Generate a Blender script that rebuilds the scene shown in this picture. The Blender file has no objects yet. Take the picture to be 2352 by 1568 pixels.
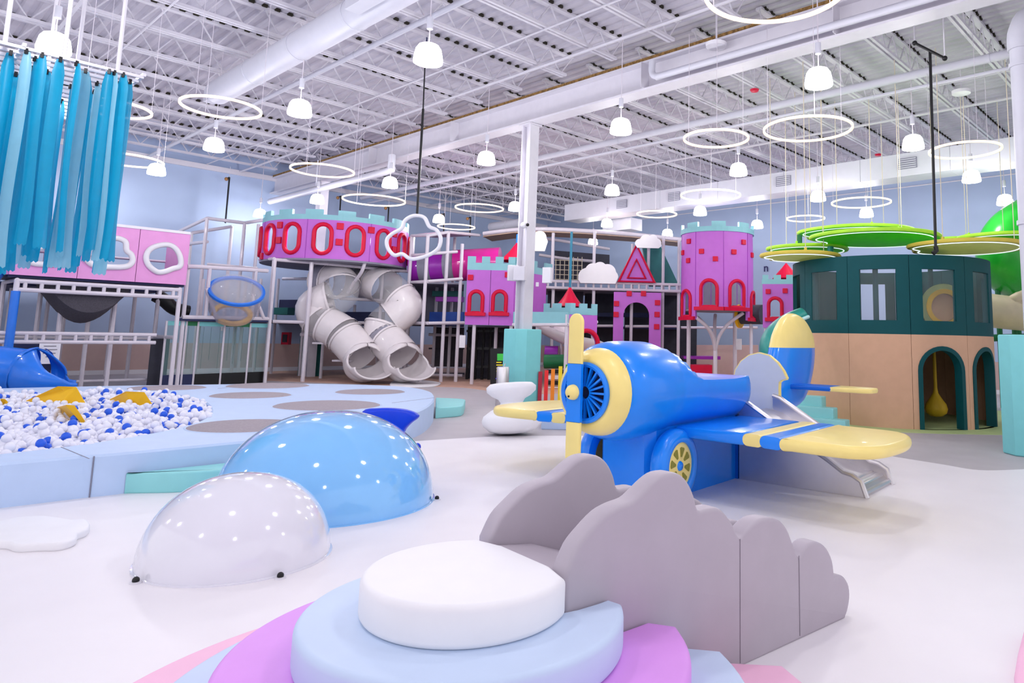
import bpy, math, random
from mathutils import Vector, Matrix
random.seed(7)
PI = math.pi
sc = bpy.context.scene
COL = sc.collection
# ---------------------------------------------------------------- camera
FPX, CXP, CYP, PITCH, ROLL, EYE = 1614.0, 1409.0, 562.0, 0.1288, 0.0219, 1.4
W, H = 2352.0, 1568.0
_f = Vector((0, math.cos(PITCH), math.sin(PITCH)))
_u = Vector((0, -math.sin(PITCH), math.cos(PITCH)))
_r = Vector((1, 0, 0))
CR = _r * math.cos(ROLL) + _u * math.sin(ROLL)
CU = -_r * math.sin(ROLL) + _u * math.cos(ROLL)
CO = Vector((0, 0, EYE))
cd = bpy.data.cameras.new('camera')
cam = bpy.data.objects.new('camera', cd)
COL.objects.link(cam)
cd.sensor_width = 36.0
cd.lens = 36.0 * FPX / W
cd.shift_x = (W / 2 - CXP) / W
cd.shift_y = (CYP - H / 2) / W
cd.clip_end = 200
M3 = Matrix((CR, CU, -_f)).transposed()
cam.matrix_world = Matrix.Translation(CO) @ M3.to_4x4()
sc.camera = cam
# ---------------------------------------------------------------- world, exposure
wd = bpy.data.worlds.new('world'); sc.world = wd; wd.use_nodes = True
bg = wd.node_tree.nodes['Background']
bg.inputs[0].default_value = (0.93, 0.915, 1.0, 1)
bg.inputs[1].default_value = 0.8
sc.view_settings.view_transform = 'Standard'
sc.view_settings.look = 'None'
sc.view_settings.gamma = 1.0
sc.view_settings.exposure = 0.35
sc.view_settings.use_curve_mapping = False
LAMP_W = 58.0      # watts of one pendant
# ---------------------------------------------------------------- where a sight line meets a known plane
def ray(x, y):
    return CR * ((x - CXP) / FPX) - CU * ((y - CYP) / FPX) + _f
def U(x, y, z=0.0):
    d = ray(x, y); return CO + d * ((z - EYE) / d.z)
def D(x, y, Y):
    d = ray(x, y); return CO + d * (Y / d.y)
def VP(x, y, p0, dr):            # vertical plane through p0 along dr
    n = Vector((-dr[1], dr[0], 0)); d = ray(x, y)
    return CO + d * ((Vector(p0) - CO).dot(n) / d.dot(n))
# building axes
BC = Vector((-1.85, 14.8, 0)); AX = Vector((-.745, .667, 0)).normalized(); BX = Vector((.667, .745, 0)).normalized()
def AB(a, b, z=0.0): return BC + AX * a + BX * b + Vector((0, 0, z))
# ---------------------------------------------------------------- materials
def lin(h):
    h = h.lstrip('#'); c = [int(h[i:i + 2], 16) / 255 for i in (0, 2, 4)]
    return tuple((x / 12.92 if x <= .04045 else ((x + .055) / 1.055) ** 2.4) for x in c)
MATS = {}
def mat(name, hexc, rough=.5, metal=0, var=.04, scale=6, bump=0.0, bscale=60, emit=0, trans=0, alpha=1, coat=0, spec=.5, ior=1.45, tl=0):
    if name in MATS: return MATS[name]
    m = bpy.data.materials.new(name); m.use_nodes = True
    nt = m.node_tree; b = nt.nodes['Principled BSDF']
    c = lin(hexc)
    tc = nt.nodes.new('ShaderNodeTexCoord')
    nz = nt.nodes.new('ShaderNodeTexNoise'); nz.inputs['Scale'].default_value = scale; nz.inputs['Detail'].default_value = 4
    nt.links.new(tc.outputs['Object'], nz.inputs['Vector'])
    rp = nt.nodes.new('ShaderNodeValToRGB')
    rp.color_ramp.elements[0].position = .35; rp.color_ramp.elements[1].position = .65
    rp.color_ramp.elements[0].color = tuple(max(0, x * (1 - var)) for x in c) + (1,)
    rp.color_ramp.elements[1].color = tuple(min(1, x * (1 + var)) for x in c) + (1,)
    nt.links.new(nz.outputs['Fac'], rp.inputs['Fac'])
    nt.links.new(rp.outputs['Color'], b.inputs['Base Color'])
    b.inputs['Roughness'].default_value = rough; b.inputs['Metallic'].default_value = metal
    b.inputs['Specular IOR Level'].default_value = spec; b.inputs['IOR'].default_value = ior
    b.inputs['Coat Weight'].default_value = coat; b.inputs['Coat Roughness'].default_value = .05
    b.inputs['Transmission Weight'].default_value = trans; b.inputs['Alpha'].default_value = alpha
    if emit:
        b.inputs['Emission Color'].default_value = c + (1,); b.inputs['Emission Strength'].default_value = emit
    if bump:
        n2 = nt.nodes.new('ShaderNodeTexNoise'); n2.inputs['Scale'].default_value = bscale; n2.inputs['Detail'].default_value = 3
        nt.links.new(tc.outputs['Object'], n2.inputs['Vector'])
        bp = nt.nodes.new('ShaderNodeBump'); bp.inputs['Strength'].default_value = bump; bp.inputs['Distance'].default_value = .01
        nt.links.new(n2.outputs['Fac'], bp.inputs['Height']); nt.links.new(bp.outputs['Normal'], b.inputs['Normal'])
    if tl:                                        # thin translucent sheet
        t_ = nt.nodes.new('ShaderNodeBsdfTranslucent'); nt.links.new(rp.outputs['Color'], t_.inputs['Color'])
        mx = nt.nodes.new('ShaderNodeMixShader'); mx.inputs[0].default_value = tl
        nt.links.new(b.outputs[0], mx.inputs[1]); nt.links.new(t_.outputs[0], mx.inputs[2]); nt.links.new(mx.outputs[0], nt.nodes['Material Output'].inputs['Surface'])
    m.diffuse_color = c + (1,)
    MATS[name] = m; return m
# ---------------------------------------------------------------- mesh building
def V3(p): return Vector((p[0], p[1], p[2] if len(p) > 2 else 0))
class MB:
    def __init__(s): s.v = []; s.f = []
    def add(s, vs, fs):
        n = len(s.v); s.v += [tuple(p) for p in vs]; s.f += [tuple(i + n for i in f) for f in fs]; return s
    def hexa(s, p):       # 8 corners: bottom 4, top 4
        return s.add(p, [(3, 2, 1, 0), (4, 5, 6, 7), (0, 1, 5, 4), (1, 2, 6, 5), (2, 3, 7, 6), (3, 0, 4, 7)])
    def box(s, c, size, rz=0.0):
        c = V3(c); x, y, z = [k / 2 for k in size]; cs, sn = math.cos(rz), math.sin(rz)
        P = []
        for dz in (-z, z):
            for dx, dy in ((-x, -y), (x, -y), (x, y), (-x, y)):
                P.append((c.x + dx * cs - dy * sn, c.y + dx * sn + dy * cs, c.z + dz))
        return s.hexa(P)
    def bar(s, p, q, w, h=None, up=(0, 0, 1)):
        h = h or w; p, q = V3(p), V3(q); d = (q - p).normalized(); up = Vector(up)
        if abs(d.dot(up)) > .98: up = Vector((0, 1, 0))
        x = d.cross(up).normalized() * (w / 2); z = x.cross(d).normalized() * (h / 2)
        return s.hexa([p - x - z, p + x - z, q + x - z, q - x - z, p - x + z, p + x + z, q + x + z, q - x + z])
    def tube(s, pts, r, n=8, closed=False, cap=True):
        pts = [V3(p) for p in pts]; m = len(pts)
        rr = r if isinstance(r, (list, tuple)) else [r] * m
        T = []
        for i in range(m):
            a = pts[i - 1] if (i or closed) else pts[0]; b = pts[(i + 1) % m] if (i < m - 1 or closed) else pts[-1]
            T.append((b - a).normalized())
        up = Vector((0, 0, 1)) if abs(T[0].z) < .9 else Vector((1, 0, 0))
        nx = T[0].cross(up).normalized(); vs = []; fs = []
        for i in range(m):
            nx = (nx - T[i] * nx.dot(T[i])).normalized(); ny = T[i].cross(nx)
            for k in range(n):
                a = 2 * PI * k / n; vs.append(pts[i] + (nx * math.cos(a) + ny * math.sin(a)) * rr[i])
        for i in range(m if closed else m - 1):
            j = (i + 1) % m
            for k in range(n):
                l = (k + 1) % n; fs.append((i * n + k, i * n + l, j * n + l, j * n + k))
        if cap and not closed:
            fs.append(tuple(range(n - 1, -1, -1))); fs.append(tuple((m - 1) * n + k for k in range(n)))
        return s.add(vs, fs)
    def lathe(s, prof, c=(0, 0, 0), n=32, a0=0.0, a1=2 * PI, ax=None):
        c = V3(c); full = abs(a1 - a0 - 2 * PI) < 1e-6; cnt = n if full else n + 1
        X, Y, Z = ax or (Vector((1, 0, 0)), Vector((0, 1, 0)), Vector((0, 0, 1)))
        vs = []; fs = []; m = len(prof)
        for k in range(cnt):
            a = a0 + (a1 - a0) * k / n
            for r, z in prof: vs.append(c + X * (r * math.cos(a)) + Y * (r * math.sin(a)) + Z * z)
        for k in range(n):
            l = (k + 1) % cnt
            for i in range(m - 1): fs.append((k * m + i, l * m + i, l * m + i + 1, k * m + i + 1))
        return s.add(vs, fs)
    def prism(s, pts, th):     # pts: 3D outline, th: extrusion vector
        pts = [V3(p) for p in pts]; n = len(pts); th = V3(th)
        s.add(pts + [p + th for p in pts], [tuple(range(n - 1, -1, -1)), tuple(range(n, 2 * n))] +
              [(i, (i + 1) % n, n + (i + 1) % n, n + i) for i in range(n)])
        return s
    def soft(s, pts, th, r=.03, steps=4):  # prism with rounded rim (outline pushed inwards by its own normals)
        pts = [V3(p) for p in pts]; n = len(pts); th = V3(th); L = th.length; t = th / L
        N = []
        for i in range(n):
            e = (pts[(i + 1) % n] - pts[i - 1]); k = e.cross(t).normalized(); N.append(k)
        A = sum((pts[i] for i in range(n)), Vector()) / n
        sg = 1 if sum((pts[i] - A).dot(N[i]) for i in range(n)) > 0 else -1
        rows = []
        for q in range(steps + 1):
            a = PI / 2 * q / steps; rows.append((r * (1 - math.cos(a)), L - r * (1 - math.sin(a)))[::1])
        prof = [(r - r * math.sin(PI / 2 * q / steps), r - r * math.cos(PI / 2 * q / steps)) for q in range(steps + 1)]
        seq = prof + [(i, L - h) for i, h in reversed(prof)]
        vs = []
        for ins, h in seq:
            for i in range(n): vs.append(pts[i] - N[i] * (sg * ins) + t * h)
        m = len(seq); fs = [tuple(range(n - 1, -1, -1)), tuple((m - 1) * n + i for i in range(n))]
        for q in range(m - 1):
            for i in range(n):
                j = (i + 1) % n; fs.append((q * n + i, q * n + j, (q + 1) * n + j, (q + 1) * n + i))
        return s.add(vs, fs)
    def holed(s, mp, x0, x1, y0, y1, hole, th, rad=3):
        # plate in (u,v) with a star-shaped hole, mp(u,v,w) -> 3D, w from 0 to th
        cx = sum(p[0] for p in hole) / len(hole); cy = sum(p[1] for p in hole) / len(hole)
        H_ = sorted(hole, key=lambda p: math.atan2(p[1] - cy, p[0] - cx))
        for qx, qy in ((x0, y0), (x1, y0), (x1, y1), (x0, y1)):   # add corner directions
            a = math.atan2(qy - cy, qx - cx)
            for i in range(len(H_)):
                p, q = H_[i], H_[(i + 1) % len(H_)]
                a0 = math.atan2(p[1] - cy, p[0] - cx); a1 = math.atan2(q[1] - cy, q[0] - cx)
                if a1 < a0: a1 += 2 * PI
                aa = a if a >= a0 else a + 2 * PI
                if a0 < aa < a1:
                    dx, dy = qx - cx, qy - cy; ex, ey = q[0] - p[0], q[1] - p[1]
                    den = dx * ey - dy * ex
                    t = ((p[0] - cx) * ey - (p[1] - cy) * ex) / den
                    H_.insert(i + 1, (cx + dx * t, cy + dy * t)); break
        n = len(H_); rows = []
        for p in H_:
            dx, dy = p[0] - cx, p[1] - cy; t = 1e9
            if dx > 1e-9: t = min(t, (x1 - cx) / dx)
            if dx < -1e-9: t = min(t, (x0 - cx) / dx)
            if dy > 1e-9: t = min(t, (y1 - cy) / dy)
            if dy < -1e-9: t = min(t, (y0 - cy) / dy)
            o = (cx + dx * t, cy + dy * t)
            rows.append([(p[0] + (o[0] - p[0]) * k / rad, p[1] + (o[1] - p[1]) * k / rad) for k in range(rad + 1)])
        vs = []; fs = []; st = rad + 1
        for w in (0, th):
            for rw in rows:
                for p in rw: vs.append(mp(p[0], p[1], w))
        B_ = n * st
        for i in range(n):
            j = (i + 1) % n
            for k in range(rad):
                a, b, c2, d = i * st + k, i * st + k + 1, j * st + k + 1, j * st + k
                fs.append((a, b, c2, d)); fs.append((B_ + d, B_ + c2, B_ + b, B_ + a))
            fs.append((i * st, j * st, B_ + j * st, B_ + i * st))
            fs.append((i * st + rad, B_ + i * st + rad, B_ + j * st + rad, j * st + rad))
        return s.add(vs, fs)
    def sphere(s, c, r, n=12, m=8, sq=(1, 1, 1)):
        c = V3(c); vs = [c + Vector((0, 0, r * sq[2]))]; fs = []
        for i in range(1, m):
            t = PI * i / m
            for k in range(n):
                a = 2 * PI * k / n
                vs.append(c + Vector((r * sq[0] * math.sin(t) * math.cos(a), r * sq[1] * math.sin(t) * math.sin(a), r * sq[2] * math.cos(t))))
        vs.append(c - Vector((0, 0, r * sq[2])))
        for k in range(n):
            l = (k + 1) % n
            fs.append((0, 1 + k, 1 + l)); b = 1 + (m - 2) * n
            fs.append((len(vs) - 1, b + l, b + k))
            for i in range(m - 2): fs.append((1 + i * n + k, 1 + (i + 1) * n + k, 1 + (i + 1) * n + l, 1 + i * n + l))
        return s.add(vs, fs)
    def build(s, name, m, parent=None, smooth=None, mtx=None, bevel=0):
        vs = [Vector(p) for p in s.v]
        if mtx is not None: vs = [mtx @ p for p in vs]
        lo = Vector((min(p.x for p in vs), min(p.y for p in vs), min(p.z for p in vs)))
        hi = Vector((max(p.x for p in vs), max(p.y for p in vs), max(p.z for p in vs)))
        base = Vector(((lo.x + hi.x) / 2, (lo.y + hi.y) / 2, lo.z))
        me = bpy.data.meshes.new(name); me.from_pydata([tuple(p - base) for p in vs], [], s.f)
        me.materials.append(m if not isinstance(m, str) else MATS[m])
        o = bpy.data.objects.new(name, me); COL.objects.link(o)
        import bmesh
        bm = bmesh.new(); bm.from_mesh(me); bmesh.ops.recalc_face_normals(bm, faces=bm.faces)
        if bevel: bmesh.ops.bevel(bm, geom=[e for e in bm.edges if e.is_manifold and e.calc_face_angle(0) > .6], offset=bevel, segments=2, affect='EDGES', profile=.6)
        bm.to_mesh(me); bm.free()
        if smooth is not None:
            me.shade_smooth(); me.set_sharp_from_angle(angle=math.radians(smooth))
        if parent is not None:
            o.parent = parent; o.location = base - wloc(parent)
        else: o.location = base
        return o
def wloc(o):
    p = o.location.copy()
    while o.parent is not None: o = o.parent; p += o.location
    return p
def tag(o, label=None, cat=None, group=None, kind=None):
    if label: o['label'] = label
    if cat: o['category'] = cat
    if group: o['group'] = group
    if kind: o['kind'] = kind
    return o
def thing(name, loc, label, cat, group=None):
    o = bpy.data.objects.new(name, None); COL.objects.link(o); o.empty_display_size = .1
    o.location = V3(loc); return tag(o, label, cat, group)
def copy_tree(o, parent=None):
    c = o.copy(); COL.objects.link(c); c.parent = parent
    for ch in [x for x in bpy.data.objects if x.parent == o]: copy_tree(ch, c)
    return c
def smooth_path(pts, n=8, closed=False):      # Catmull-Rom
    P = [V3(p) for p in pts]; m = len(P); out = []
    for i in range(m if closed else m - 1):
        if closed: a, b, c, d = P[i - 1], P[i], P[(i + 1) % m], P[(i + 2) % m]
        else: a, b, c, d = P[max(i - 1, 0)], P[i], P[i + 1], P[min(i + 2, m - 1)]
        for k in range(n):
            t = k / n
            out.append(.5 * ((2 * b) + (c - a) * t + (2 * a - 5 * b + 4 * c - d) * t * t + (3 * b - a - 3 * c + d) * t ** 3))
    if not closed: out.append(P[-1])
    return out
def arc(c, r, a0, a1, n=12): return [(c[0] + r * math.cos(a0 + (a1 - a0) * k / n), c[1] + r * math.sin(a0 + (a1 - a0) * k / n)) for k in range(n + 1)]
def bumps(cs, base, n=14):                    # upper outline of a row of overlapping circles -> cloud outline above v=base
    pts = []; x0 = min(c[0] - c[2] for c in cs); x1 = max(c[0] + c[2] for c in cs); N = n * len(cs)
    for i in range(N + 1):
        x = x0 + (x1 - x0) * (.5 - .5 * math.cos(PI * i / N)); y = base
        for cx, cy, r in cs:
            if abs(x - cx) < r: y = max(y, cy + math.sqrt(max(0, r * r - (x - cx) ** 2)))
        pts.append((x, y))
    return pts
# palette
mat('floor_white', 'f3eff2', .42, var=.012, scale=2, spec=.35); mat('floor_grey', 'bdb7bb', .55, var=.03, bump=.05, scale=3)
mat('floor_green', 'bccf90', .6, var=.05, bump=.08); mat('floor_tan', 'd3ab97', .6, var=.05, bump=.06)
mat('wall_blue', 'a9bad8', .75, var=.02, scale=1.2); mat('wall_beige', 'c4a9a4', .75, var=.02)
mat('ceil_white', 'c8c4cf', .7, var=.02); mat('steel_white', 'd6d3dc', .5, var=.02); mat('duct_white', 'cfcfda', .5, var=.015)
mat('gap_dark', '2e2a20', .9); mat('gap_brown', '8a6a3c', .9, var=.4, scale=20)
mat('frame_white', 'd9d2dc', .4, var=.02, coat=.2); mat('black', '0c0c10', .45); mat('net_dark', '4a4750', .9, var=.15, scale=40, bump=.4, bscale=200)
mat('purple', 'bd66cc', .5, var=.02); mat('red', 'd0063a', .45, spec=.3, var=.03); mat('seafoam', '8cc6cf', .5, var=.02); mat('aqua', '7fd0d2', .5, var=.02)
mat('pink', 'e29ad4', .5, var=.02); mat('rim_white', 'e6e4ea', .35, var=.01)
mat('hut_teal', '004a4f', .6, var=.03, spec=.3); mat('hut_tan', 'd6a98a', .6, var=.025); mat('plane_blue', '0a86f4', .28, var=.02, coat=.3)
mat('plane_dark', '0a66d0', .35, var=.02); mat('plane_yellow', 'fbe48c', .35, var=.02, coat=.15); mat('steel', 'd8d4d6', .36, metal=1, var=.05, scale=3)
mat('foam_grey', 'b7aeb8', .5, var=.02, bump=.55, bscale=3.2); mat('foam_white', 'f4f3f6', .5, var=.01); mat('foam_blue', 'cbddf6', .5, var=.015)
mat('foam_purple', 'e29cf0', .5, var=.015); mat('foam_pink', 'fbc3e0', .5, var=.015); mat('pit_blue', 'c2d7f5', .5, var=.015)
mat('disc_grey', 'a39aa1', .85, var=.08, scale=50, bump=.25, bscale=220); mat('dome_blue', '86c8ff', .08, var=.015, coat=1); mat('dome_white', 'ecebf4', .1, var=.01, coat=1)
mat('tail_blue', '0a3fd8', .3, var=.02); mat('ball_white', 'eeeefa', .3, var=.01); mat('ball_blue', '1f5fe0', .3, var=.03); mat('ball_pale', 'a9c4f5', .3)
mat('yellow', 'fcc20e', .5, var=.02); mat('slide_white', 'e9e2e4', .3, var=.015, coat=.4); mat('grey_panel', 'c3cbdb', .5, var=.02)
mat('magenta', 'c51a8c', .3, coat=.4); mat('violet', '9a1fb0', .3, coat=.4); mat('navy', '1c2450', .6); mat('royal', '1a74e0', .35, coat=.3)
mat('clear', 'f2f2f6', .04, alpha=.22, spec=.8); mat('clear_grey', 'a9a9bc', .05, alpha=.55, spec=.8); mat('glass_teal', '8fc0be', .05, alpha=.17, spec=.7)
mat('pane', 'cfdade', .03, alpha=.06, spec=.8)
mat('leaf_lime', 'b4f03a', .5, var=.05); mat('leaf_green', '6ed838', .5, var=.05, tl=.5); mat('leaf_olive', 'd9dea0', .55, var=.04, tl=.5); mat('leaf_yellow', 'd9c24a', .5)
mat('slide_green', '1aa82a', .3, coat=.4); mat('slide_beige', 'd3c3a8', .4, coat=.2); mat('green_dark', '0f6e3e', .5)
mat('streamer', '00a2ca', .4, var=.03, alpha=.95, tl=.4); mat('streamer_pale', '8ecade', .4, var=.03, alpha=.93, tl=.4)
mat('bulb', 'fffaff', .4, emit=9); mat('ring_glow', 'ffe6c8', .4, emit=.9)
mat('paper', 'e4e2ea', .8); mat('ink', '55525e', .8); mat('rope', 'd8cdb8', .8); mat('wood', 'a87848', .6, var=.15)
mat('interior_dark', '3c3c48', .8, var=.1); mat('interior_grey', '8a8a9a', .8); mat('screen_green', '2f9a3a', .5, emit=.5); mat('screen_yellow', 'c9b92a', .5, emit=.6); mat('screen_violet', '4a35c8', .5, emit=.8)
mat('canopy_pink', 'e6c4dc', .6); mat('teal_pole', '2a7f9c', .5); mat('tent_teal', '2c6b6c', .7, var=.05)
mat('teal_pad', '1d6a66', .6); mat('blue_pad', '1f4fae', .5)
mat('led', 'e8f2ff', .4, emit=.8); mat('bag_yellow', 'c9a41c', .6, var=.05, bump=.1); mat('chute_teal', '128a80', .4); mat('chute_edge', 'bfe6e6', .4)
mat('wheel_slot', '8f8a35', .6)
mat('foam_aqua', '96dcdc', .5, var=.015); mat('roof_tan', 'c7ad98', .7, var=.05)
mat('seam_grey', '8f8791', .7)
# ================================================================ SETTING
def struct(o): o['kind'] = 'structure'; return o
fl = struct(MB().hexa([AB(-17, -19, -.1), AB(-17, 12.6, -.1), AB(13, 12.6, -.1), AB(13, -19, -.1), AB(-17, -19), AB(-17, 12.6), AB(13, 12.6), AB(13, -19)]).build('floor', 'floor_grey'))
def zone(name, pts, z, m):
    MB().prism([Vector((p[0], p[1], z - .004)) for p in pts], (0, 0, .004)).build(name, m, fl)
wp = smooth_path([U(x, y) for x, y in ((945, 1014), (1110, 1004), (1250, 1001), (1500, 1003), (1760, 1012), (1930, 1024), (2019, 1043), (2160, 1066), (2250, 1080), (2352, 1078))], 6)
wp = [(-9.5, 5.2, 0), (-7, 8.2, 0), (-4.5, 9.2, 0)] + wp + [(9, 8.0, 0), (10.5, 2, 0), (8, -5, 0), (-8, -5, 0)]
zone('white_floor_area', wp, .004, 'floor_white')
HC = Vector((5.2, 13.35, 0))
gz = [HC + Vector((2.75 * math.cos(a), 2.15 * math.sin(a), 0)) for a in [2 * PI * k / 48 for k in range(48)]]
gz = [(p.x + max(0, (p.x - HC.x)) * 1.4, p.y, 0) for p in gz]
zone('green_floor_area', gz, .004, 'floor_green')
tz = smooth_path([U(x, y) for x, y in ((985, 888), (1060, 890), (1120, 897), (1200, 905), (1300, 903), (1500, 897), (1700, 900))], 6)
zone('tan_floor_area', [(-12, 19, 0), (-9, 19.2, 0)] + tz + [(7, 20.5, 0), (6.5, 23, 0), (-2, 32, 0), (-11, 23.6, 0)], .004, 'floor_tan')
# walls
def wall(name, p, q, th, zsplit, ztop):
    d = (q - p).normalized(); n = Vector((-d.y, d.x, 0)) * th
    o = struct(MB().hexa([p + Vector((0, 0, zsplit)), q + Vector((0, 0, zsplit)), q + n + Vector((0, 0, zsplit)), p + n + Vector((0, 0, zsplit)),
                          p + Vector((0, 0, ztop)), q + Vector((0, 0, ztop)), q + n + Vector((0, 0, ztop)), p + n + Vector((0, 0, ztop))]).build(name, 'wall_blue'))
    z0 = Vector((0, 0, 0)); zs = Vector((0, 0, zsplit))
    MB().hexa([p + z0, q + z0, q + n + z0, p + n + z0, p + zs, q + zs, q + n + zs, p + n + zs]).build('lower_band', 'wall_beige', o)
    return o
wl = wall('wall_left', AB(13, 12.8), AB(13, -19), -.2, .9, 7.1)
wb = wall('wall_back', AB(13.2, 12.6), AB(-17, 12.6), .2, .9, 7.1)
bb = struct(MB().bar(AB(12.98, 12.58, .06), AB(12.98, -19, .06), .03, .12).build('baseboard_left', 'rim_white'))
bb = struct(MB().bar(AB(12.9, 12.58, .06), AB(-17, 12.58, .06), .03, .12).build('baseboard_back', 'rim_white'))
tr = struct(MB().bar(AB(12.95, 12.5, 6.42), AB(12.95, -19, 6.42), .1, .16).build('trim_1', 'steel_white'))
# ceiling deck: fluted sheet, flutes along the girder direction
ZD = 7.0
dk = MB(); pr_ = []
b = -19.0; per = .22
while b < 12.6:
    pr_ += [(b, ZD), (b + .09, ZD), (b + .12, ZD + .035), (b + .19, ZD + .035)]; b += per
n = len(pr_); vs = []
for a in (-17, 13): vs += [AB(a, p[0], p[1]) for p in pr_]
dk.add(vs, [(i, i + 1, n + i + 1, n + i) for i in range(n - 1)])
vs2 = []
ceil = struct(dk.build('ceiling', 'ceil_white'))
# joists
def joist_mesh(L):
    m = MB(); zt, zb = -.03, -.46
    m.bar((0, .05, zt), (0, L, zt), .11, .05); m.bar((-.045, .25, zb), (-.045, L - .2, zb), .05, .05); m.bar((.045, .25, zb), (.045, L - .2, zb), .05, .05)
    k = 0; y = .05; p = .62
    while y + p < L:
        m.bar((0, y, zt), (0, y + p / 2, zb), .022); m.bar((0, y + p / 2, zb), (0, y + p, zt), .022); y += p
    return m
def gap_mesh(L):
    m = MB(); y = .2
    while y < L - .1:
        if random.random() < .8: m.box((0, y, .0), (.17, .09, .05))
        y += per
    return m
rzb = math.atan2(BX.y, BX.x) - PI / 2
protos = {}
for side, L in ((1, 12.4), (-1, 18.6)):
    for k in range(-10, 12):
        a = -1.45 - 1.34 * k
        if not -16.9 < a < 12.8: continue
        pos = AB(a, .18 * side, ZD); rz = rzb if side > 0 else rzb + PI
        if side not in protos:
            j = joist_mesh(L).build('joist', 'steel_white'); g = gap_mesh(L).build('flute_gaps', 'gap_dark'); g['kind'] = 'stuff'
            for o in (j, g): 
                for vtx in o.data.vertices: vtx.co += o.location
            protos[side] = (j, g)
        else:
            j, g = (o.copy() for o in protos[side]); COL.objects.link(j); COL.objects.link(g)
        j.parent = ceil; j.location = pos - ceil.location; j.rotation_euler = (0, 0, rz)
        g.parent = j; g.location = (0, 0, 0)
# bridging rods and small sprinkler lines across the joists
for bq, z, r in ((-2.2, 6.5, .018), (-6.6, 6.5, .018), (-9.2, 6.52, .018), (-7.6, 6.45, .03), (4.6, 6.52, .018), (9.6, 6.52, .018), (-1.2, 6.45, .03), (5.9, 6.4, .03)):
    MB().tube([AB(12.9, bq, z), AB(-16.9, bq, z)], r, 6).build('bridging_rod', 'steel_white', ceil, 40)
# girder
g = MB()
g.bar(AB(13, 0, 6.44), AB(-17, 0, 6.44), .34, .04); g.bar(AB(13, 0, 5.92), AB(-17, 0, 5.92), .34, .04); g.bar(AB(13, 0, 6.18), AB(-17, 0, 6.18), .05, .5)
girder = g.build('roof_girder', 'steel_white'); tag(girder, 'long white steel roof girder running over the centre column', 'beam')
MB().bar(AB(12.9, -.05, 6.5), AB(-16.9, -.05, 6.5), .2, .06).build('bearing_strip', 'gap_brown', girder)
for aq in (-3.3, -7, 2.6, 6.4):
    MB().bar(AB(aq, -.14, 5.94), AB(aq, -.14, 6.42), .012, .24, up=BX).build('stiffener_plate', 'steel_white', girder)
# columns with padded bases
def column(a, b, label, padlabel, top=5.9):
    base = AB(a, b); ra = math.atan2(AX.y, AX.x)
    t = thing('support_column', base, label, 'column')
    MB().box(base + Vector((0, 0, top / 2)), (.25, .03, top), ra).build('web', 'steel_white', t)
    for s in (-1, 1):
        MB().box(base + AX * (.125 * s) + Vector((0, 0, top / 2)), (.03, .25, top), ra).build('flange', 'steel_white', t)
    MB().box(base + Vector((0, 0, top - .02)), (.36, .34, .03), ra).build('cap_plate', 'steel_white', t)
    if padlabel:
        p = thing('column_pad', base, padlabel, 'column pad')
        m = MB(); R = .385; pts = [base + AX * (R * .9 * x) + BX * (R * .9 * y) for x, y in ((-1, -.55), (-.55, -1), (.55, -1), (1, -.55), (1, .55), (.55, 1), (-.55, 1), (-1, .55))]
        m.soft(pts, (0, 0, 1.5), .025); m.build('foam_sleeve', 'aqua', p, 30)
    return t
c1 = column(0, 0, 'white steel column in the middle of the hall carrying white boxes', 'aqua padded sleeve around the foot of the middle column')
c2 = column(9.6, .05, 'white steel column rising behind the purple oval window gallery', None)
pb_ = AB(-9.2, .86); pdr = thing('column_pad', pb_, 'aqua padded sleeve around the pipe at the right edge', 'column pad')
MB().soft([pb_ + AX * (.4 * x) + BX * (.4 * y) for x, y in ((-1, -.55), (-.55, -1), (.55, -1), (1, -.55), (1, .55), (.55, 1), (-.55, 1), (-1, .55))], (0, 0, 1.53), .025).build('foam_sleeve', 'aqua', pdr, 30)
# white boxes on the middle column
def boxthing(name, c, size, rz, m, label, cat, group=None):
    o = MB().box(c, size, rz).build(name, m, bevel=.01); return tag(o, label, cat, group)
P = D(1195, 628, 14.55); boxthing('speaker', P, (.25, .14, .29), -.3, 'steel_white', 'square white box clamped to the middle column front', 'speaker')
P = D(1178, 627, 14.75); boxthing('wall_speaker', P, (.22, .1, .33), .35, 'rim_white', 'white flat box on the left side of the middle column', 'speaker')
P = D(1257, 632, 14.75); boxthing('wall_speaker', P, (.19, .1, .33), -.3, 'rim_white', 'white flat box on the right side of the middle column', 'speaker')
sm = thing('security_camera', D(1210, 518, 14.6), 'small white dome camera on the middle column', 'camera')
MB().sphere(D(1203, 517, 14.55), .07, 10, 8).build('housing', 'rim_white', sm, 60); MB().sphere(D(1212, 516, 14.5), .035, 8, 6).build('lens', 'black', sm, 60)
MB().bar(D(1206, 512, 14.55), D(1216, 512, 14.75), .03).build('bracket', 'rim_white', sm)
sm = MB().box(D(1234, 653, 14.66), (.06, .06, .09), .2).build('junction_box', 'frame_white', bevel=.006); tag(sm, 'tiny grey switch box low on the middle column', 'switch box')
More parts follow.
